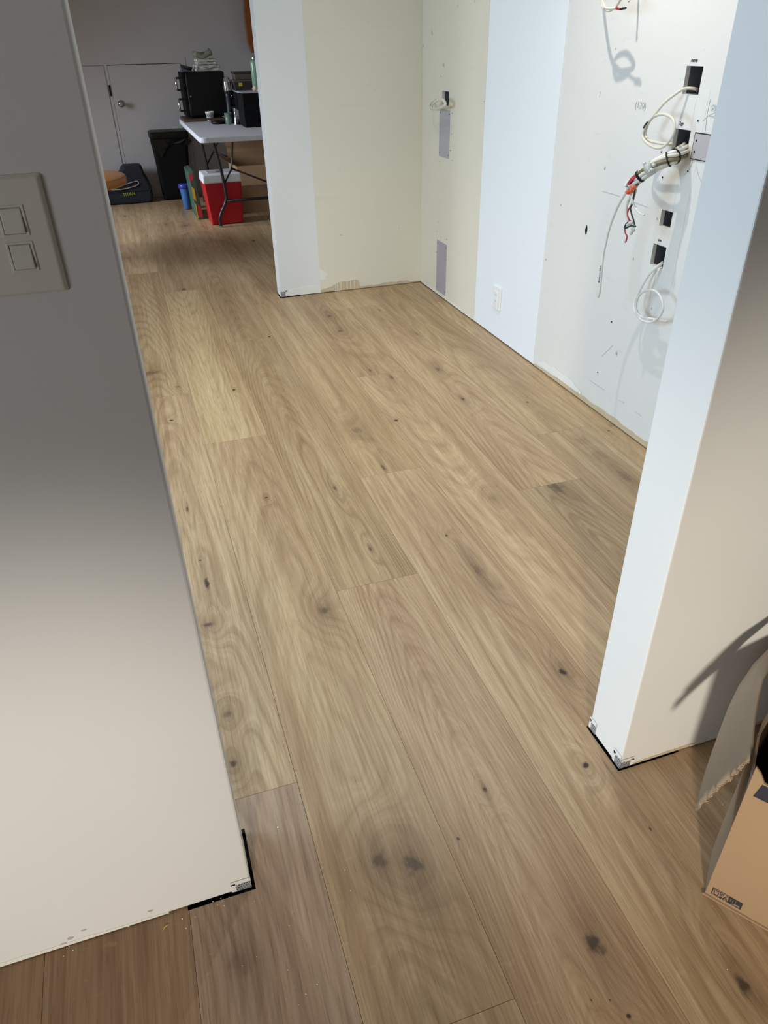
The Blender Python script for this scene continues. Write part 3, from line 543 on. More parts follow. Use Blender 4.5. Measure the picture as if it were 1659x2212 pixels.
# thick bundle out of the second opening
bpath = [(1.88, 2.3437, 1.0694), (1.8, 2.25, 1.0743), (1.75, 2.221, 1.0668), (1.73, 2.233, 1.0558), (1.71, 2.2453, 1.0447), (1.69, 2.261, 1.0276), (1.68, 2.2813, 1.009), (1.67, 2.2972, 0.9907), (1.665, 2.3106, 0.9721), (1.66, 2.3055, 0.9618)]
bd = thing('cable_bundle', bpath[3], 'thick bundle of taped cables hanging out of the second wall opening with loose coloured wires', 'cable')
P = smooth_path(bpath, 5)
for k in range(9):
    rr = .0170 if k else 0; pts = []
    for i, q in enumerate(P):
        t = i/(len(P)-1); T = (P[min(i+1, len(P)-1)]-P[max(0, i-1)]).normalized(); u = T.cross(Vector((0, 0, 1))).normalized(); v = T.cross(u)
        a = 2*PI*k/8+t*2.2; q2 = rr*(1.12-.45*t); pts.append(q+(u*math.cos(a)+v*math.sin(a))*q2)
    if k % 3 == 2: pts = pts[:int(len(pts)*.8)]
    MB().tube(pts, .0066, 7).build('cable', (M['cable'], M['cable_w'], M['cable'], M['sheath_dk'])[k % 4], bd, True)
def ring(i, mat, r=.0252, w_=.0022, nm='cable_tie', sc=1.0):
    q = P[i]; T = (P[i+1]-P[i-1]).normalized(); MB().tube([q-T*w_*sc, q+T*w_*sc], r, 18).build(nm, mat, bd, True)
ring(10, M['black']); ring(14, M['black'], .0250); ring(32, M['black'], .0215, .004, 'black_tape')
mb = MB()
ring(25, M['clear'], .0225, .012, 'clear_tape')
for k in range(7):
    q = P[23]+Vector((random.uniform(-.012, -.022), random.uniform(-.02, .03), random.uniform(-.012, .012)))
    mb.ball(q, random.uniform(.006, .010), 6, .7)
mb.build('crumpled_tape', M['clear'], bd, False)
for k in range(3): cable('colored_wire', [P[32]+Vector((-.018, .004*k-.004, .002*k)), P[35]+Vector((-.021, .005*k-.006, .002)), P[39]+Vector((-.018, .004*k-.004, 0))], .0026, M['wire_red'], parent=bd)
for (q, r_) in [((1.645, 2.2731, 0.9705), 0.0068), ((1.645, 2.3013, 0.9506), 0.0056), ((1.645, 2.2824, 0.9578), 0.006)]:
    MB().tube([Vector(q)+Vector((-.006, 0, .004)), Vector(q)+Vector((.004, 0, -.002)), Vector(q)+Vector((.010, .004, -.003))], [r_, r_, r_*.6], 10).build('wire_cap', M['wire_or'], bd, True)
def strand(nm, pts, r, mat): return cable(nm, pts, r, M[mat], parent=bd)
strand('white_cable', [(1.665, 2.3106, 0.9721), (1.6633, 2.3211, 0.9621), (1.6617, 2.3309, 0.9492), (1.66, 2.3562, 0.9132), (1.6583, 2.3725, 0.8808), (1.6567, 2.3888, 0.8354), (1.655, 2.3968, 0.7998), (1.6533, 2.4007, 0.7581), (1.6517, 2.4027, 0.7192), (1.65, 2.3995, 0.6876), (1.65, 2.3949, 0.6424), (1.65, 2.3903, 0.5898), (1.65, 2.3927, 0.5635)], .0056, 'cable_w')
strand('short_cable', [(1.655, 2.3014, 0.9911), (1.65, 2.3172, 0.9807), (1.645, 2.3216, 0.9662)], .0058, 'cable_w')
strand('beige_cable', [(1.66, 2.2989, 0.9571), (1.662, 2.308, 0.9326), (1.664, 2.3197, 0.9072), (1.666, 2.3213, 0.8832), (1.668, 2.3148, 0.8633), (1.67, 2.3051, 0.853)], .0046, 'cable')
strand('dark_strand', [(1.66, 2.2822, 0.971), (1.6617, 2.2865, 0.9418), (1.6633, 2.2899, 0.918), (1.665, 2.2991, 0.8989), (1.6667, 2.2892, 0.88), (1.6683, 2.2765, 0.8644), (1.67, 2.2678, 0.8497)], .0028, 'wire_gr')
strand('green_strand', [(1.664, 2.2827, 0.9706), (1.666, 2.289, 0.9468), (1.668, 2.298, 0.9222), (1.67, 2.3035, 0.9036)], .0040, 'cable')
strand('red_strand', [(1.664, 2.2982, 0.9064), (1.6645, 2.3097, 0.8883), (1.665, 2.309, 0.8736), (1.6655, 2.2984, 0.8621), (1.666, 2.2843, 0.8572)], .0026, 'wire_red')
strand('white_strand', [(1.66, 2.3033, 0.945), (1.6588, 2.2885, 0.9273), (1.6575, 2.2597, 0.9062), (1.6563, 2.2316, 0.8954), (1.655, 2.2039, 0.8938)], .0032, 'cable_w')
strand('dark_strand', [(1.664, 2.252, 0.8473), (1.664, 2.2777, 0.8444), (1.664, 2.2967, 0.8356), (1.664, 2.3124, 0.8296), (1.664, 2.3098, 0.8436), (1.664, 2.2964, 0.8537)], .0028, 'wire_gr')
strand('red_strand', [(1.664, 2.3124, 0.8296), (1.664, 2.3067, 0.817), (1.664, 2.2927, 0.8062), (1.664, 2.2926, 0.7925), (1.664, 2.2973, 0.7838)], .0026, 'wire_red')
mb = MB()
for q in [(1.664, 2.2901, 0.8504), (1.664, 2.2804, 0.8537), (1.664, 2.2987, 0.8427), (1.664, 2.2679, 0.8382), (1.664, 2.2592, 0.8355), (1.664, 2.2676, 0.8279), (1.664, 2.271, 0.8212), (1.664, 2.2974, 0.79)]: mb.ball(q, .0058, 7, 1.2)
tag(mb.build('taped_wire_ends', M['clear'], bd, True), kind='stuff')
wc = [(1.644, 2.3918, 0.6186), (1.644, 2.396, 0.6783)]
ex = Vector(wc[0])-Vector(wc[1]); 
text_mesh('Bottom Out', .0125, frame_m(Vector(wc[0])+Vector((0, -.002, 0)), -ex, Vector((0, 1, .0))), M['ink'], bd, 'marker_writing')
# ------------------------------------------------------------ torn cardboard box in front
d1 = Vector((.57, -.822, 0)).normalized(); d2 = Vector((.822, .57, 0)).normalized()
P0 = Vector((.8215, .553, 0)); BH = .368; LF, LS = .36, .33
bx = thing('cardboard_box', tuple(P0), 'brown cardboard box with torn top flaps and a printed origin stamp', 'box')
def bq(a, b, z): return P0+d1*a+d2*b+Vector((0, 0, z))
def wallp(a0, b0, a1, b1, ztop, name, mat, off, th=.004):
    # vertical cardboard sheet with a ragged top; off = inward direction
    pts = [bq(a0, b0, .001)]; n = 36
    pts.append(bq(a1, b1, .001))
    for i in range(n+1):
        t = 1-i/n; pts.append(bq(a0+(a1-a0)*t, b0+(b1-b0)*t, ztop(t)))
    return MB().prism(pts, tuple(off*th)).build(name, mat, bx)
rg = lambda z, am: (lambda t: z+random.uniform(-am, am))
def ftop(t):
    if t < .04: return BH+.018*(1-t/.04)+random.uniform(-.002, .002)
    return BH-.012+random.uniform(-.003, .003)
wallp(0, 0, LF, 0, ftop, 'front_panel', M['card'], d2)
pl = [P0+Vector((.0004, .0004, 0)), P0+Vector((.030, .030, 0)), P0+Vector((.072, .068, 0)), P0+Vector((.105, .092, 0)), P0+Vector((.17, .130, 0)), bq(0, LS, 0)]
mb = MB()
for i in range(len(pl)-1):
    a, b = pl[i], pl[i+1]; t0, t1 = i*.004, (i+1)*.004; zt = BH-.014
    mb.hexa([a+Vector((0, 0, .001)), b+Vector((0, 0, .001)), b+d1*.0045+Vector((0, 0, .001)), a+d1*.0045+Vector((0, 0, .001))], [a+Vector((0, 0, zt)), b+Vector((0, 0, zt)), b+d1*.0045+Vector((0, 0, zt)), a+d1*.0045+Vector((0, 0, zt))])
mb.build('side_panel', M['card_in'], bx)
wallp(0, LS, LF, LS, rg(BH, .002), 'back_panel', M['card'], -d2)
wallp(LF, 0, LF, LS, rg(BH, .002), 'side_panel', M['card'], -d1)
MB().prism([bq(.005, .005, .002), bq(LF-.005, .005, .002), bq(LF-.005, LS-.005, .002), bq(.005, LS-.005, .002)], (0, 0, .004)).build('bottom_panel', M['card_in'], bx)
MB().prism([bq(-.004, -.004, .0006), bq(LF, -.004, .0006), bq(LF, .0, .0006), bq(0, 0, .0006)], (0, 0, .004)).build('bottom_fold', M['card'], bx)
# black block fills the lower part of the box
MB().box(0, 1, 0, 1, 0, 1)
mb = MB(); mb.hexa([bq(.02, .02, .01), bq(LF-.02, .02, .01), bq(LF-.02, LS-.02, .01), bq(.02, LS-.02, .01)], [bq(.02, .02, .20), bq(LF-.02, .02, .20), bq(LF-.02, LS-.02, .22), bq(.02, LS-.02, .22)])
tag(mb.build('black_block', M['blackm'], None, bevel=.006), 'black block filling the lower part of the torn cardboard box', 'packaging')
# the big side flap, hanging outwards with a torn end
A = [(0.7677, 0.5899, 0.24), (0.7946, 0.6142, 0.245), (0.8255, 0.641, 0.255), (0.864, 0.6714, 0.265), (0.903, 0.7014, 0.275), (0.9464, 0.7338, 0.29), (0.9894, 0.7611, 0.31), (1.0318, 0.7787, 0.34), (1.0969, 0.7907, 0.385)]
Bh = [(0.8359, 0.5789, 0.362), (0.8392, 0.5804, 0.365), (0.8473, 0.5874, 0.368), (0.864, 0.6038, 0.37), (0.8819, 0.6226, 0.372), (0.9088, 0.6495, 0.375), (0.9384, 0.677, 0.378), (0.9761, 0.7088, 0.382), (1.065, 0.7589, 0.392)]
n, mcol = len(A), 22; mb = MB(); vs = []; 
for i in range(n):
    a, b = Vector(A[i]), Vector(Bh[i])
    for j in range(mcol+1):
        t = j/mcol; q = a.lerp(b, t)+Vector((-.010, -.004, .010))*math.sin(PI*t)
        if i == 0 and 0 < j < mcol: q += Vector((random.uniform(-.003, .003), random.uniform(-.003, .003), random.uniform(-.0035, .0035)))
        vs.append(q)
fs = [(i*(mcol+1)+j, i*(mcol+1)+j+1, (i+1)*(mcol+1)+j+1, (i+1)*(mcol+1)+j) for i in range(n-1) for j in range(mcol)]
mb.add(vs, fs); fl = mb.build('torn_flap', M['card_in'], bx, True)
sm = fl.modifiers.new('s', 'SOLIDIFY'); sm.thickness = .0045; sm.offset = 0
# torn paper edge
mb = MB(); pr = [Vector(q) for q in vs[:mcol+1]]
for i in range(mcol):
    for k in range(3):
        t = random.random(); q = pr[i].lerp(pr[i+1], t); mb.tube([q, q+Vector((random.uniform(-.002, .002), random.uniform(-.003, .0), random.uniform(-.0025, .002)))], [.0018, .0008], 4)
tag(mb.build('torn_fibres', M['card'], bx), kind='stuff')
# inner side strip between flap and front panel (folded, in shade)
S = [(0.9289, 0.6429, 0.03), (0.8963, 0.6401, 0.2), (0.8711, 0.6123, 0.3), (0.8492, 0.5811, 0.36), (0.8339, 0.5583, 0.36), (0.8389, 0.5539, 0.03)]
# stamp printed on the front panel
Mst = lambda a, z: frame_m(P0+d1*a+Vector((0, 0, z))-d2*.0010, d1, (0, 0, 1))
def srect(a0, a1, z0, z1, mat, th=.0004, lift=0):
    b = P0-d2*(.0004+lift); q = [b+d1*a0+Vector((0, 0, z0)), b+d1*a1+Vector((0, 0, z0)), b+d1*a1+Vector((0, 0, z1)), b+d1*a0+Vector((0, 0, z1))]
    return MB().prism(q, tuple(-d2*th))
s0, s1, zz0, zz1 = .0095, .0640, .0125, .0330
lab = MB()
for r_ in ((s0, s1, zz0, zz0+.0008), (s0, s1, zz1-.0008, zz1), (s0, s0+.0018, zz0, zz1), (s1-.0018, s1, zz0, zz1)):
    m_ = srect(*r_, None); lab.add(m_.v, m_.f)
st = lab.build('printed_stamp', M['ink_blue'], bx)
text_mesh('MADE IN', .0070, Mst(s0+.0032, zz1-.0070), M['ink_blue'], st, 'lettering', .0001, 1.0)
text_mesh('USA', .0150, Mst(s0+.0030, zz0+.0020), M['ink_blue'], st, 'lettering', .0001, .98)
fx0 = s0+.0305
m_ = srect(fx0, s1-.0022, zz0+.0010, zz1-.0012, None); m_.build('flag_field', M['ink_blue'], st)
mb = MB()
for i in range(3):
    for j in range(3): m_ = srect(fx0+.003+i*.0042, fx0+.0044+i*.0042, zz0+.0085+j*.0032, zz0+.0097+j*.0032, None, .0003, .0005); mb.add(m_.v, m_.f)
for i in range(3):
    b = P0-d2*.0009; base = fx0+.006; q = []
    for k in range(9): t = k/8; q.append(b+d1*(base+i*.003+t*(s1-.003-base-i*.003))+Vector((0, 0, zz0+.0012+.0032*(2-i)*.8*t+.0020*math.sin(PI*t)+.0015)))
    for k in range(8, -1, -1): t = k/8; q.append(b+d1*(base+i*.003+t*(s1-.003-base-i*.003))+Vector((0, 0, zz0+.0012+.0032*(2-i)*.8*t+.0020*math.sin(PI*t)+.0004)))
    mb.prism(q, tuple(-d2*.0003))
mb.build('flag_stars_and_stripes', M['card'], st)
m_ = srect(.045, .16, .205, .235, None)
m_ = MB(); b = P0-d2*.0004
m_.prism([b+d1*.012+Vector((0, 0, .318)), b+d1*.075+Vector((0, 0, .318)), b+d1*.075+Vector((0, 0, .353)), b+d1*.018+Vector((0, 0, .353))], tuple(-d2*.0004))
m_.build('printed_block', M['ink_blue'], bx)
# small debris on the planks
mb = MB()
for (a, b) in [[0.0564, 0.9685], [0.1667, 0.8295], [0.1653, 0.7844], [0.036, 0.7577], [0.0535, 0.7238], [0.0612, 0.6403], [0.0387, 0.6313], [0.0167, 0.6808], [0.0224, 0.619], [-0.0186, 0.8263], [-0.0335, 0.7224], [-0.0603, 0.7155], [-0.079, 0.8481], [-0.0965, 0.8522], [-0.077, 0.8368], [-0.0809, 0.8536], [-0.1327, 0.8333], [-0.1519, 0.8168], [-0.1568, 0.8378], [0.6612, 0.4816], [0.8192, 0.5273], [0.7677, 0.4243], [0.8158, 0.9974], [0.9894, 0.7027], [-0.3733, 0.8398], [-0.3672, 0.8533], [-0.3564, 0.8452], [-0.3631, 0.8545], [0.5237, 0.8042], [-0.0888, 0.8428], [-0.0649, 0.851]]:
    r_ = random.uniform(.0006, .0014); mb.ball((a, b, .0008), r_, 5, .7)
tag(mb.build('plaster_crumbs', M['crumb'], None), 'tiny white plaster crumbs scattered on the oak floor', 'debris', kind='stuff')
q = (-0.2559, 0.859, 0.0)
tag(MB().prism([(q[0]-.006, q[1]+.003, .0004), (q[0]+.005, q[1]+.004, .0004), (q[0]+.006, q[1]+.001, .0004), (q[0]-.001, q[1]-.004, .0004)], (0, 0, .002)).build('plaster_chip', M['crumb'], None), 'triangular white plaster chip on the dark planks by the switch wall', 'debris')
q = [(-0.194, 0.8271, 0.001), (-0.1902, 0.8322, 0.001), (-0.183, 0.8352, 0.001)]
tag(MB().tube(q, [.0008, .0018, .0008], 5).build('wood_sliver', M['sliver'], None), 'thin pale wood sliver on the dark planks by the switch wall', 'debris')
q = (0.0564, 0.9685, 0.0)
tag(MB().prism([(q[0]-.0022, q[1]-.001, .0004), (q[0]+.002, q[1]-.0012, .0004), (q[0]+.0022, q[1]+.0012, .0004), (q[0]-.001, q[1]+.0016, .0004)], (0, 0, .001)).build('plaster_chip', M['crumb'], None), 'small white plaster chip on the plank beside the black wall gap', 'debris')

# ------------------------------------------------------------ far room: folding table
TZ = .75; tx0, tx1, ty0, ty1 = .655, 1.415, 6.71, 8.54
tb = thing('folding_table', ((tx0+tx1)/2, (ty0+ty1)/2, 0), 'white plastic folding table with dark metal legs', 'table')
mb = MB(); rc = .05; out = []
for cx, cy, a0 in ((tx1-rc, ty0+rc, -90), (tx1-rc, ty1-rc, 0), (tx0+rc, ty1-rc, 90), (tx0+rc, ty0+rc, 180)):
    for k in range(5): a = math.radians(a0+k*22.5); out.append((cx+rc*math.cos(a), cy+rc*math.sin(a), TZ-.042))
mb.prism(out, (0, 0, .042)); mb.build('tabletop', M['tabletop'], tb, bevel=.008, seg=3)
for (yy, s) in ((6.995, 1), (8.22, -1)):
    for (xx, sx) in ((tx0+.115, -1), (tx1-.115, 1)):
        path = [(xx+.10*-sx*-0-sx*-.0, yy, TZ-.045), (xx-sx*.0, yy, .52), (xx-sx*-.02, yy, .30), (xx+sx*-.01, yy, .20), (xx+sx*.02, yy, .10), (xx+sx*.015, yy, .02)]
        path = [(xx-sx*.02, yy, TZ-.045), (xx-sx*.055, yy, .50), (xx-sx*.075, yy, .27), (xx-sx*.06, yy, .20), (xx+sx*.0, yy, .09), (xx+sx*.005, yy, .012)]
        lg = MB().tube(smooth_path(path, 6), .0135, 10).build('leg', M['leg'], tb, True)
        MB().tube([(xx+sx*.005, yy, 0.0), (xx+sx*.005, yy, .014)], .017, 10).build('foot_cap', M['steel'], lg)
    MB().tube([(tx0+.185, yy, .215), (tx1-.185, yy, .215)], .013, 8).build('crossbar', M['leg'], tb, True)
    MB().tube([(tx0+.12, yy, TZ-.055), (tx1-.12, yy, TZ-.055)], .012, 8).build('crossbar', M['leg'], tb, True)
    xc = (tx0+tx1)/2; hub = (tx0+.27, yy+.02, .47)
    for q in ((xc-.02, yy+s*.36, TZ-.05), (tx0+.175, yy, .335), (tx1-.17, yy, .335)): MB().tube([hub, q], .0075, 7).build('brace', M['leg'], tb, True)
    MB().ball(hub, .013, 8).build('brace_joint', M['leg'], tb, True)
# cooler
ck = thing('cooler', (.86, 7.21, 0), 'red cooler with a white lid under the folding table', 'cooler')
cx0, cx1, cy0, cy1 = .672, 1.004, 7.075, 7.36
mb = MB(); i_ = .016
mb.hexa([(cx0+i_+.012, cy0+i_, .002), (cx1-i_-.004, cy0+i_, .002), (cx1-i_-.004, cy1-i_, .002), (cx0+i_+.012, cy1-i_, .002)], [(cx0, cy0, .355), (cx1, cy0, .355), (cx1, cy1, .355), (cx0, cy1, .355)])
mb.build('body', M['red'], ck, bevel=.014, seg=3)
ld = MB().hexa([(cx0-.006, cy0-.006, .350), (cx1+.006, cy0-.006, .350), (cx1+.006, cy1+.006, .350), (cx0-.006, cy1+.006, .350)], [(cx0-.002, cy0-.002, .425), (cx1+.002, cy0-.002, .425), (cx1+.002, cy1+.002, .425), (cx0-.002, cy1+.002, .425)]).build('lid', M['cool_w'], ck, bevel=.014, seg=3)
MB().box(cx0+.05, cx1-.03, cy0+.06, cy1-.06, .4245, .430).build('lid_panel', M['patch'], ld, bevel=.003)
MB().box(cx0+.13, cx0+.19, cy0+.10, cy0+.12, .4295, .4325).build('lid_emblem', M['ink'], ld, bevel=.001)
# big box under the table
kb_ = thing('large_cardboard_box', (1.3, 7.95, 0), 'large open cardboard box behind the red cooler under the table', 'box')
bx0, bx1, by0, by1, bh = 1.045, 1.62, 7.55, 8.12, .41
for nm, b in (('front_panel', (bx0, bx1, by0, by0+.005, .001, bh)), ('back_panel', (bx0, bx1, by1-.005, by1, .001, bh+.06)), ('side_panel', (bx0, bx0+.005, by0+.005, by1-.005, .001, bh)), ('side_panel', (bx1-.005, bx1, by0+.005, by1-.005, .001, bh)), ('bottom_panel', (bx0+.005, bx1-.005, by0+.005, by1-.005, .001, .006))):
    MB().box(*b).build(nm, M['cardf'], kb_)
MB().prism([(bx0, by0, bh), (bx1, by0, bh), (bx1, by0-.08, bh-.16), (bx0+.01, by0-.08, bh-.16)], (0, -.003, .003)).build('flap', M['cardf'], kb_)
MB().prism([(bx0, by0, bh), (bx0, by1, bh), (bx0-.10, by1, bh+.05), (bx0-.10, by0+.02, bh+.05)], (-.002, 0, .003)).build('flap', M['cardf'], kb_)
MB().prism([(bx0, by1, bh+.06), (bx1, by1, bh+.06), (bx1, by1+.05, bh+.15), (bx0, by1+.05, bh+.15)], (0, .003, .003)).build('flap', M['cardf'], kb_)
# picture board and blue jug left of the cooler
pb = thing('picture_book_box', (.61, 7.5, 0), 'flat colourful printed box standing between blue jug and red cooler', 'toy box')
g0, g1 = .603, .640
MB().hexa([(g0, 7.40, .002), (g1+.02, 7.40, .002), (g1+.02, 7.86, .002), (g0, 7.86, .002)], [(g0-.02, 7.40, .40), (g1-.01, 7.40, .41), (g1-.01, 7.86, .41), (g0-.02, 7.86, .40)]).build('carton', M['toy_g'], pb, bevel=.003)
def onb(pts, mat, nm): MB().prism([(g0+(g1+.02-g0)*a+(-.02 if 0 else -.024*b/.4), 7.3995, b) for a, b in pts], (0, -.001, 0)).build(nm, M[mat], pb)
onb([(0.02, .33), (.62, .345), (.62, .40), (.02, .39)], 'toy_r', 'printed_panel'); onb([(.02, .19), (.40, .16), (.45, .27), (.1, .29)], 'toy_y', 'printed_panel')
onb([(.3, .02), (.95, .02), (.95, .10), (.6, .14), (.35, .10)], 'toy_r', 'printed_panel'); onb([(.02, .01), (.2, .01), (.26, .14), (.05, .15)], 'toy_y', 'printed_panel')
ju = thing('blue_jug', (.572, 7.97, 0), 'translucent blue plastic jug behind the colourful printed box', 'jug')
mb = MB(); mb.lathe([(.030, .001), (.036, .01), (.048, .14), (.055, .21), (.058, .215), (.053, .217), (.044, .14), (.030, .015)], .572, 7.97, 0, 20); mb.build('body', M['blue'], ju, True)
MB().lathe([(.058, .195), (.063, .20), (.063, .225), (.058, .232)], .572, 7.97, 0, 20).build('rim', M['blue_d'], ju, True)
# bin
bn = thing('trash_bin', (.535, 8.63, 0), 'slim black trash bin with a liner against the far wall', 'bin')
mb = MB(); bh_ = .60
mb.hexa([(.385, 8.515, .001), (.660, 8.515, .001), (.660, 8.74, .001), (.385, 8.74, .001)], [(.352, 8.49, bh_), (.715, 8.49, bh_), (.715, 8.77, bh_), (.352, 8.77, bh_)]).build('body', M['blackm'], bn, bevel=.03, seg=3)
mb = MB().hexa([(.342, 8.48, bh_-.04), (.725, 8.48, bh_-.04), (.725, 8.78, bh_-.04), (.342, 8.78, bh_-.04)], [(.336, 8.475, bh_+.045), (.731, 8.475, bh_+.045), (.731, 8.785, bh_+.045), (.336, 8.785, bh_+.045)]).build('rim_lid', M['black'], bn, bevel=.03, seg=3)
n = 26; pts = []
for i in range(n+1): t = i/n; pts.append((.338+.39*t, 8.476+random.uniform(-.004, .002), bh_-.02))
for i in range(n, -1, -1):
    t = i/n; dep = .07+.11*math.exp(-((t-.22)/.16)**2)+random.uniform(-.006, .006)+(.02 if t > .9 else 0); pts.append((.345+.375*t, 8.486+random.uniform(-.004, .004), bh_-dep))
MB().prism(pts, (0, .006, 0)).build('bag_liner', M['liner'], bn)
MB().tube([(.723, 8.50, bh_-.02), (.728, 8.50, bh_-.05), (.715, 8.50, bh_-.08)], [.012, .022, .010], 8).build('bag_knot', M['liner'], bn, True)
# duffel / tool bag
dg = thing('duffel_bag', (.06, 8.6, 0), 'black zipped bag with yellow-green lettering on the floor by the low door', 'bag')
mb = MB(); prof = [(-.22, .002), (.245, .002), (.275, .05), (.272, .16), (.245, .235), (.225, .27), (.22, .33), (.195, .350), (.04, .352), (.01, .33), (-.02, .28), (-.16, .25), (-.215, .20), (-.235, .08)]
mb.prism([(a, 8.47, b) for a, b in prof], (0, .26, 0)).build('body', M['bagblk'], dg, bevel=.025, seg=3)
MB().tube(smooth_path([(-.14, 8.462, .185), (.0, 8.458, .190), (.13, 8.460, .215), (.155, 8.461, .200), (.13, 8.460, .175), (.0, 8.458, .150), (-.12, 8.461, .150), (-.15, 8.462, .165), (-.14, 8.462, .185)], 4), .004, 6).build('handle_trim', M['zip'], dg, True)
MB().box(-.20, .25, 8.466, 8.472, .118, .122).build('seam', M['black'], dg)
MB().tube([(.24, 8.462, .10), (.265, 8.462, .14), (.262, 8.462, .19)], .008, 6).build('side_strap', M['black'], dg)
text_mesh('TITAN', .045, frame_m((-.02, 8.4655, .080), (1, 0, .06), (0, 0, 1)), M['yel'], dg, 'lettering', .001, .95)
# round stool with orange wood top
stl = thing('round_stool', (-.16, 5.74, 0), 'glossy orange wooden round top of a stool beside the black bag', 'stool')
MB().lathe([(.340, .500), (.408, .502), (.420, .514), (.422, .545), (.416, .558), (.402, .564), (.001, .564)], -.385, 6.40, 0, 40).build('seat', M['wood_or'], stl, True)
for k in range(4):
    a = [math.radians(v) for v in (100, 170, 235, 190)][k]
    MB().tube([(-.40+.16*math.cos(a), 6.40+.16*math.sin(a), .503), (-.40+.26*math.cos(a), 6.40+.26*math.sin(a), .0)], [.018, .014], 8).build('leg', M['wood_or'], stl, True)
# ------------------------------------------------------------ things on the table
bdw = tag(MB().box(.672, 1.06, 8.10, 8.53, TZ, TZ+.024).build('cutting_board', M['walnut'], None, bevel=.004), 'dark brown wooden board under the black oven', 'board')
OZ = TZ+.024
ov = thing('countertop_oven', (.9, 8.3, OZ), 'black countertop oven with two chrome handles and towels on top', 'oven')
ox0, ox1, oy0, oy1, oz = .742, 1.115, 8.185, 8.52, OZ+.385
MB().box(ox0, ox1, oy0, oy1, OZ+.008, oz).build('body', M['black'], ov, bevel=.02, seg=3)
MB().box(ox0-.028, ox0, oy0+.004, oy1-.004, OZ+.012, oz-.004).build('door_front', M['blackm'], ov, bevel=.004)
MB().box(ox0+.20, ox1-.02, oy0-.0015, oy0+.001, OZ+.03, oz-.06).build('side_vent_panel', M['black'], ov, bevel=.001)
for (za, zb) in ((.235, .345), (.060, .170)):
    ya = oy0+.03
    hnd = MB().tube([(ox0-.085, ya, OZ+za), (ox0-.085, ya, OZ+zb)], .009, 10).build('door_handle', M['chrome'], ov, True)
    for zz in (za+.006, zb-.006): MB().box(ox0-.080, ox0-.026, ya-.008, ya+.008, OZ+zz-.009, OZ+zz+.009).build('handle_mount', M['black'], hnd)
for xx in (ox0+.02, ox1-.03): MB().box(xx, xx+.02, oy0+.02, oy0+.04, OZ+.0005, OZ+.01).build('foot', M['black'], ov)
MB().tube([(ox0+.030, oy0-.003, OZ+.185), (ox0+.030, oy0+.001, OZ+.185)], .006, 8).build('side_screw', M['chrome'], ov)
def folded(name, x0, x1, y0, y1, z, h, layers, mat, label, group=None, sag=.008):
    t = thing(name, ((x0+x1)/2, (y0+y1)/2, z), label, 'towel', group); hh = h/layers
    for k in range(layers):
        mb = MB(); n = 10; zt = z+hh*k+hh/2; jx = random.uniform(-.006, .006)
        pts = []
        for i in range(n+1):
            tt = i/n; pts.append((x0+jx+(x1-x0)*tt, zt+hh*.48+sag*.4*math.sin(7*tt+k)*(.6)))
        for i in range(n, -1, -1):
            tt = i/n; pts.append((x0+jx+(x1-x0)*tt, zt-hh*.48+sag*.3*math.sin(6*tt+k+1)*(.3 if k else 0)))
        mb.prism([(a, y0+random.uniform(-.004, .004), b) for a, b in [(p_[0], max(p_[1], z+.0005)) for p_ in pts]], (0, y1-y0, 0)).build('fold_layer', mat, t, bevel=min(.011, hh*.42), seg=4)
    return t
folded('folded_towel', .855, 1.085, 8.22, 8.46, oz+.0005, .052, 2, M['tow'], 'lower grey-white folded towel lying directly on the black oven')
folded('folded_towel', .880, 1.070, 8.23, 8.44, oz+.054, .046, 2, M['tow'], 'upper grey-white folded towel between lower towel and green cloth')
mb = MB(); n = 12; vs = []; zb = oz+.101
for i in range(n+1):
    for j in range(n+1):
        u, v = i/n, j/n; x = .875+.155*u+.02*v*(u-.5); y = 8.24+.17*v
        z = zb+.026+.034*abs(2*u-.85)**1.6*(.55+.45*v)*.9+.006*math.sin(9*u+5*v); vs.append((x, y, z))
mb.add(vs, [(i*(n+1)+j, i*(n+1)+j+1, (i+1)*(n+1)+j+1, (i+1)*(n+1)+j) for i in range(n) for j in range(n)])
gc = mb.build('green_cloth', M['tow_g'], None, True); tag(gc, 'rumpled sage green cloth on top of the grey-white towels', 'cloth'); s_ = gc.modifiers.new('s', 'SOLIDIFY'); s_.thickness = .040; s_.offset = 0
mb = MB(); mb.hexa([(.718, 8.21, oz+.0005), (.825, 8.21, oz+.0005), (.825, 8.36, oz+.0005), (.718, 8.36, oz+.0005)], [(.722, 8.22, oz+.055), (.735, 8.22, oz+.030), (.838, 8.30, oz+.036), (.728, 8.35, oz+.062)])
tag(mb.build('grey_cloth', M['tow_p'], None, bevel=.008), 'purple-grey bunched cloth at the handle side on top of the oven', 'cloth')
# patterned bowl
bo = (0.9393, 8.2962, 0.774); bc = (.925, 8.145)
bw_ = thing('patterned_bowl', (bc[0], bc[1], OZ), 'small white bowl with a dark pattern on the dark board', 'bowl')
MB().lathe([(.030, .001), (.034, .004), (.042, .050), (.043, .056), (.040, .056), (.036, .010), (.001, .008)], bc[0], bc[1], OZ, 24).build('body', M['white_plastic'], bw_, True)
mb = MB()
for k in range(12):
    a = 2*PI*k/12; r_ = .0392; c = Vector((bc[0]+r_*math.cos(a), bc[1]+r_*math.sin(a), OZ+.027)); e1 = Vector((-math.sin(a), math.cos(a), 0)); e2 = Vector((.0, 0, 1))
    for (rr) in (.0078,): mb.tube([c+(e1*math.cos(b_)+e2*math.sin(b_))*rr for b_ in [2*PI*i/10 for i in range(11)]], .0014, 4)
mb.build('pattern', M['black'], bw_)
for zz, rr in ((.012, .0362), (.043, .0417)): MB().tube([(bc[0]+rr*math.cos(2*PI*i/24), bc[1]+rr*math.sin(2*PI*i/24), OZ+zz) for i in range(25)], .0012, 4).build('rim_line', M['black'], bw_)
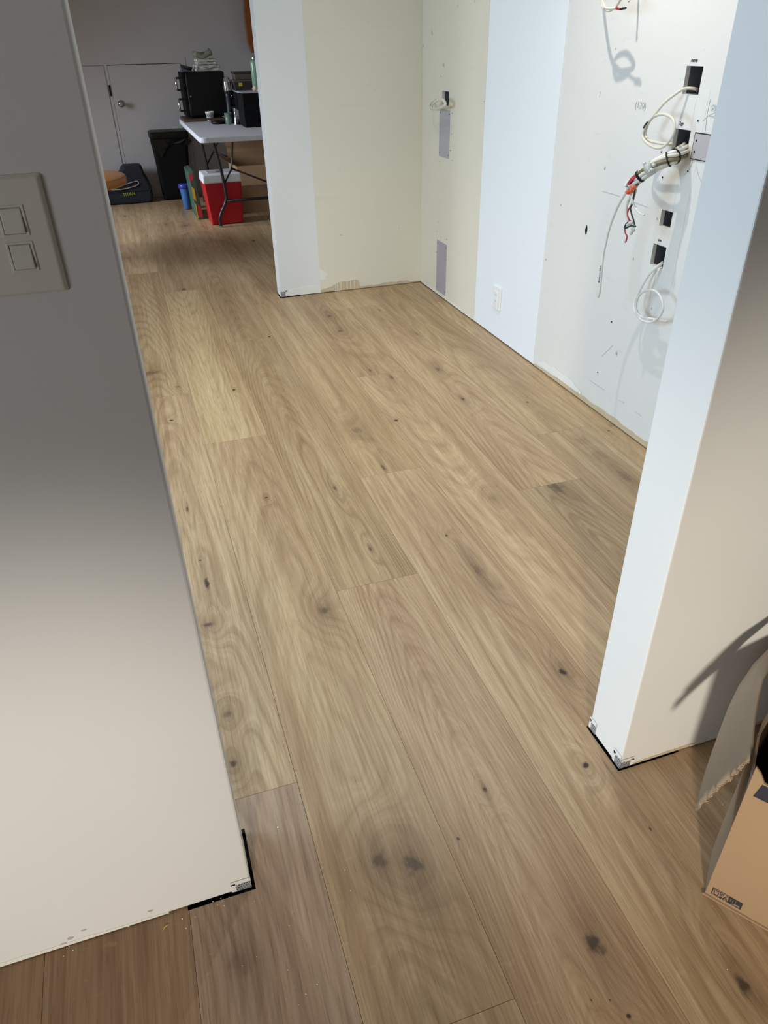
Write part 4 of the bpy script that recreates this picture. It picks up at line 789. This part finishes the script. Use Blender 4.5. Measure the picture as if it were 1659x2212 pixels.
# tall bottle-shaped mill, glass, pan, salt shaker
ml = thing('pepper_mill', (1.075, 7.80, TZ), 'tall dark mill with a polished steel dome beside the oven', 'mill')
MB().lathe([(.036, .0), (.036, .02), (.030, .10), (.028, .22), (.034, .26)], 1.078, 7.80, TZ, 20).build('body', M['leg'], ml, True)
MB().lathe([(.036, .26), (.037, .27), (.035, .33), (.026, .365), (.012, .378), (.001, .380)], 1.078, 7.80, TZ, 20).build('dome_cap', M['chrome'], ml, True)
MB().tube([(1.106, 7.785, TZ+.225), (1.114, 7.780, TZ+.225)], .012, 10).build('side_button', M['steel'], ml, True)
gl = thing('drinking_glass', (1.05, 7.76, TZ), 'green-tinted drinking glass in front of the dark mill', 'glass')
MB().lathe([(.022, .0), (.024, .004), (.036, .095), (.034, .095), (.022, .010), (.001, .008)], 1.040, 7.70, TZ, 20).build('tumbler', M['glass'], gl, True)
ss = thing('twisted_glass_stopper', (1.098, 7.64, TZ), 'slim clear twisted stand in front of the green-tinted glass', 'ornament')
MB().lathe([(.020, 0), (.021, .004), (.014, .012), (.018, .026), (.010, .036), (.013, .048), (.007, .056), (.012, .066), (.006, .078), (.010, .088), (.005, .098), (.008, .108), (.004, .12), (.006, .135), (.001, .14)], 1.098, 7.64, TZ, 14).build('stem', M['chrome'], ss, True)
pn = thing('black_pan', (1.05, 7.66, TZ), 'small shallow black pan between the oven and the twisted stand', 'pan')
MB().lathe([(.055, .002), (.062, .004), (.070, .024), (.067, .024), (.058, .008), (.001, .006)], 0.955, 7.80, TZ, 20).build('body', M['black'], pn, True)
MB().tube([(.90, 7.80, TZ+.02), (.87, 7.82, TZ+.035), (.86, 7.83, TZ+.034)], .008, 8).build('pan_handle', M['steel'], pn, True)
# black appliance with tray on top at the right
ap = thing('black_appliance', (1.25, 7.5, TZ), 'black box-shaped appliance on the table beside the kitchen wall end', 'appliance')
MB().box(1.128, 1.40, 7.30, 7.62, TZ+.001, TZ+.262).build('body', M['blackm'], ap, bevel=.006)
MB().box(1.118, 1.44, 7.62, 7.98, TZ+.12, TZ+.262).build('rear_housing', M['black'], ap, bevel=.004)
MB().box(1.118, 1.41, 7.625, 7.94, TZ+.001, TZ+.02).build('base_plate', M['black'], ap)
TT = TZ+.263
tag(MB().prism([(1.14, 7.36, TT), (1.40, 7.34, TT), (1.43, 7.95, TT), (1.125, 7.95, TT), (1.12, 7.55, TT)], (0, 0, .004)).build('paper_sheet', M['paper'], None), 'pale paper sheet lying on the black appliance', 'paper')
fb = thing('food_container', (1.24, 7.8, TT+.005), 'dark food container with a yellow sticker, lower of the two stacked', 'container')
MB().hexa([(1.135, 7.70, TT+.005), (1.34, 7.70, TT+.005), (1.34, 7.88, TT+.005), (1.135, 7.88, TT+.005)], [(1.125, 7.69, TT+.075), (1.35, 7.69, TT+.075), (1.35, 7.89, TT+.075), (1.125, 7.89, TT+.075)]).build('tub', M['lid'], fb, bevel=.004)
MB().box(1.118, 1.356, 7.683, 7.896, TT+.075, TT+.087).build('lid', M['foodbox'], fb, bevel=.003)
MB().box(1.168, 1.200, 7.688, 7.692, TT+.040, TT+.066).build('sticker', M['sticker'], fb)
fc = thing('food_container', (1.24, 7.8, TT+.088), 'clear food container with a dark lid, upper of the two stacked', 'container')
MB().hexa([(1.145, 7.71, TT+.088), (1.33, 7.71, TT+.088), (1.33, 7.87, TT+.088), (1.145, 7.87, TT+.088)], [(1.140, 7.70, TT+.135), (1.34, 7.70, TT+.135), (1.34, 7.88, TT+.135), (1.140, 7.88, TT+.135)]).build('tub', M['foodbox'], fc, bevel=.004)
MB().box(1.133, 1.347, 7.693, 7.887, TT+.135, TT+.150).build('lid', M['lid'], fc, bevel=.003)
fl_ = (1.1579, 6.8665, 1.076)
tm = thing('green_flask', (1.262, 7.56, TT+.004), 'shiny pale green flask with a wire clip standing on the appliance', 'flask')
fx_, fy_ = 1.300, 7.52; f0 = TT+.0045
MB().lathe([(.034, 0), (.036, .004), (.036, .215), (.032, .232), (.022, .24)], fx_, fy_, f0, 24).build('body', M['green'], tm, True)
MB().lathe([(.022, .24), (.024, .245), (.024, .262), (.014, .268), (.001, .27)], fx_, fy_, f0, 16).build('cap', M['chrome'], tm, True)
MB().tube(smooth_path([(fx_-.02, fy_-.03, f0+.235), (fx_-.008, fy_-.040, f0+.262), (fx_+.018, fy_-.038, f0+.25), (fx_+.022, fy_-.038, f0+.12), (fx_+.005, fy_-.042, f0+.09)], 5), .003, 6).build('wire_clip', M['chrome'], tm, True)
MB().box(fx_+.012, fx_+.034, fy_-.040, fy_-.030, f0+.07, f0+.20).build('black_label', M['black'], tm)
mb = MB(); random.seed(3)
for k in range(9): mb.ball((1.285+random.uniform(-.04, .04), 7.42+random.uniform(-.02, .02), TT+.026+random.uniform(-.004, .012)), random.uniform(.018, .026), 7, .8)
tag(mb.build('crumpled_bag', M['cream'], None), 'cream crumpled plastic bag lying in front of the green flask', 'bag')
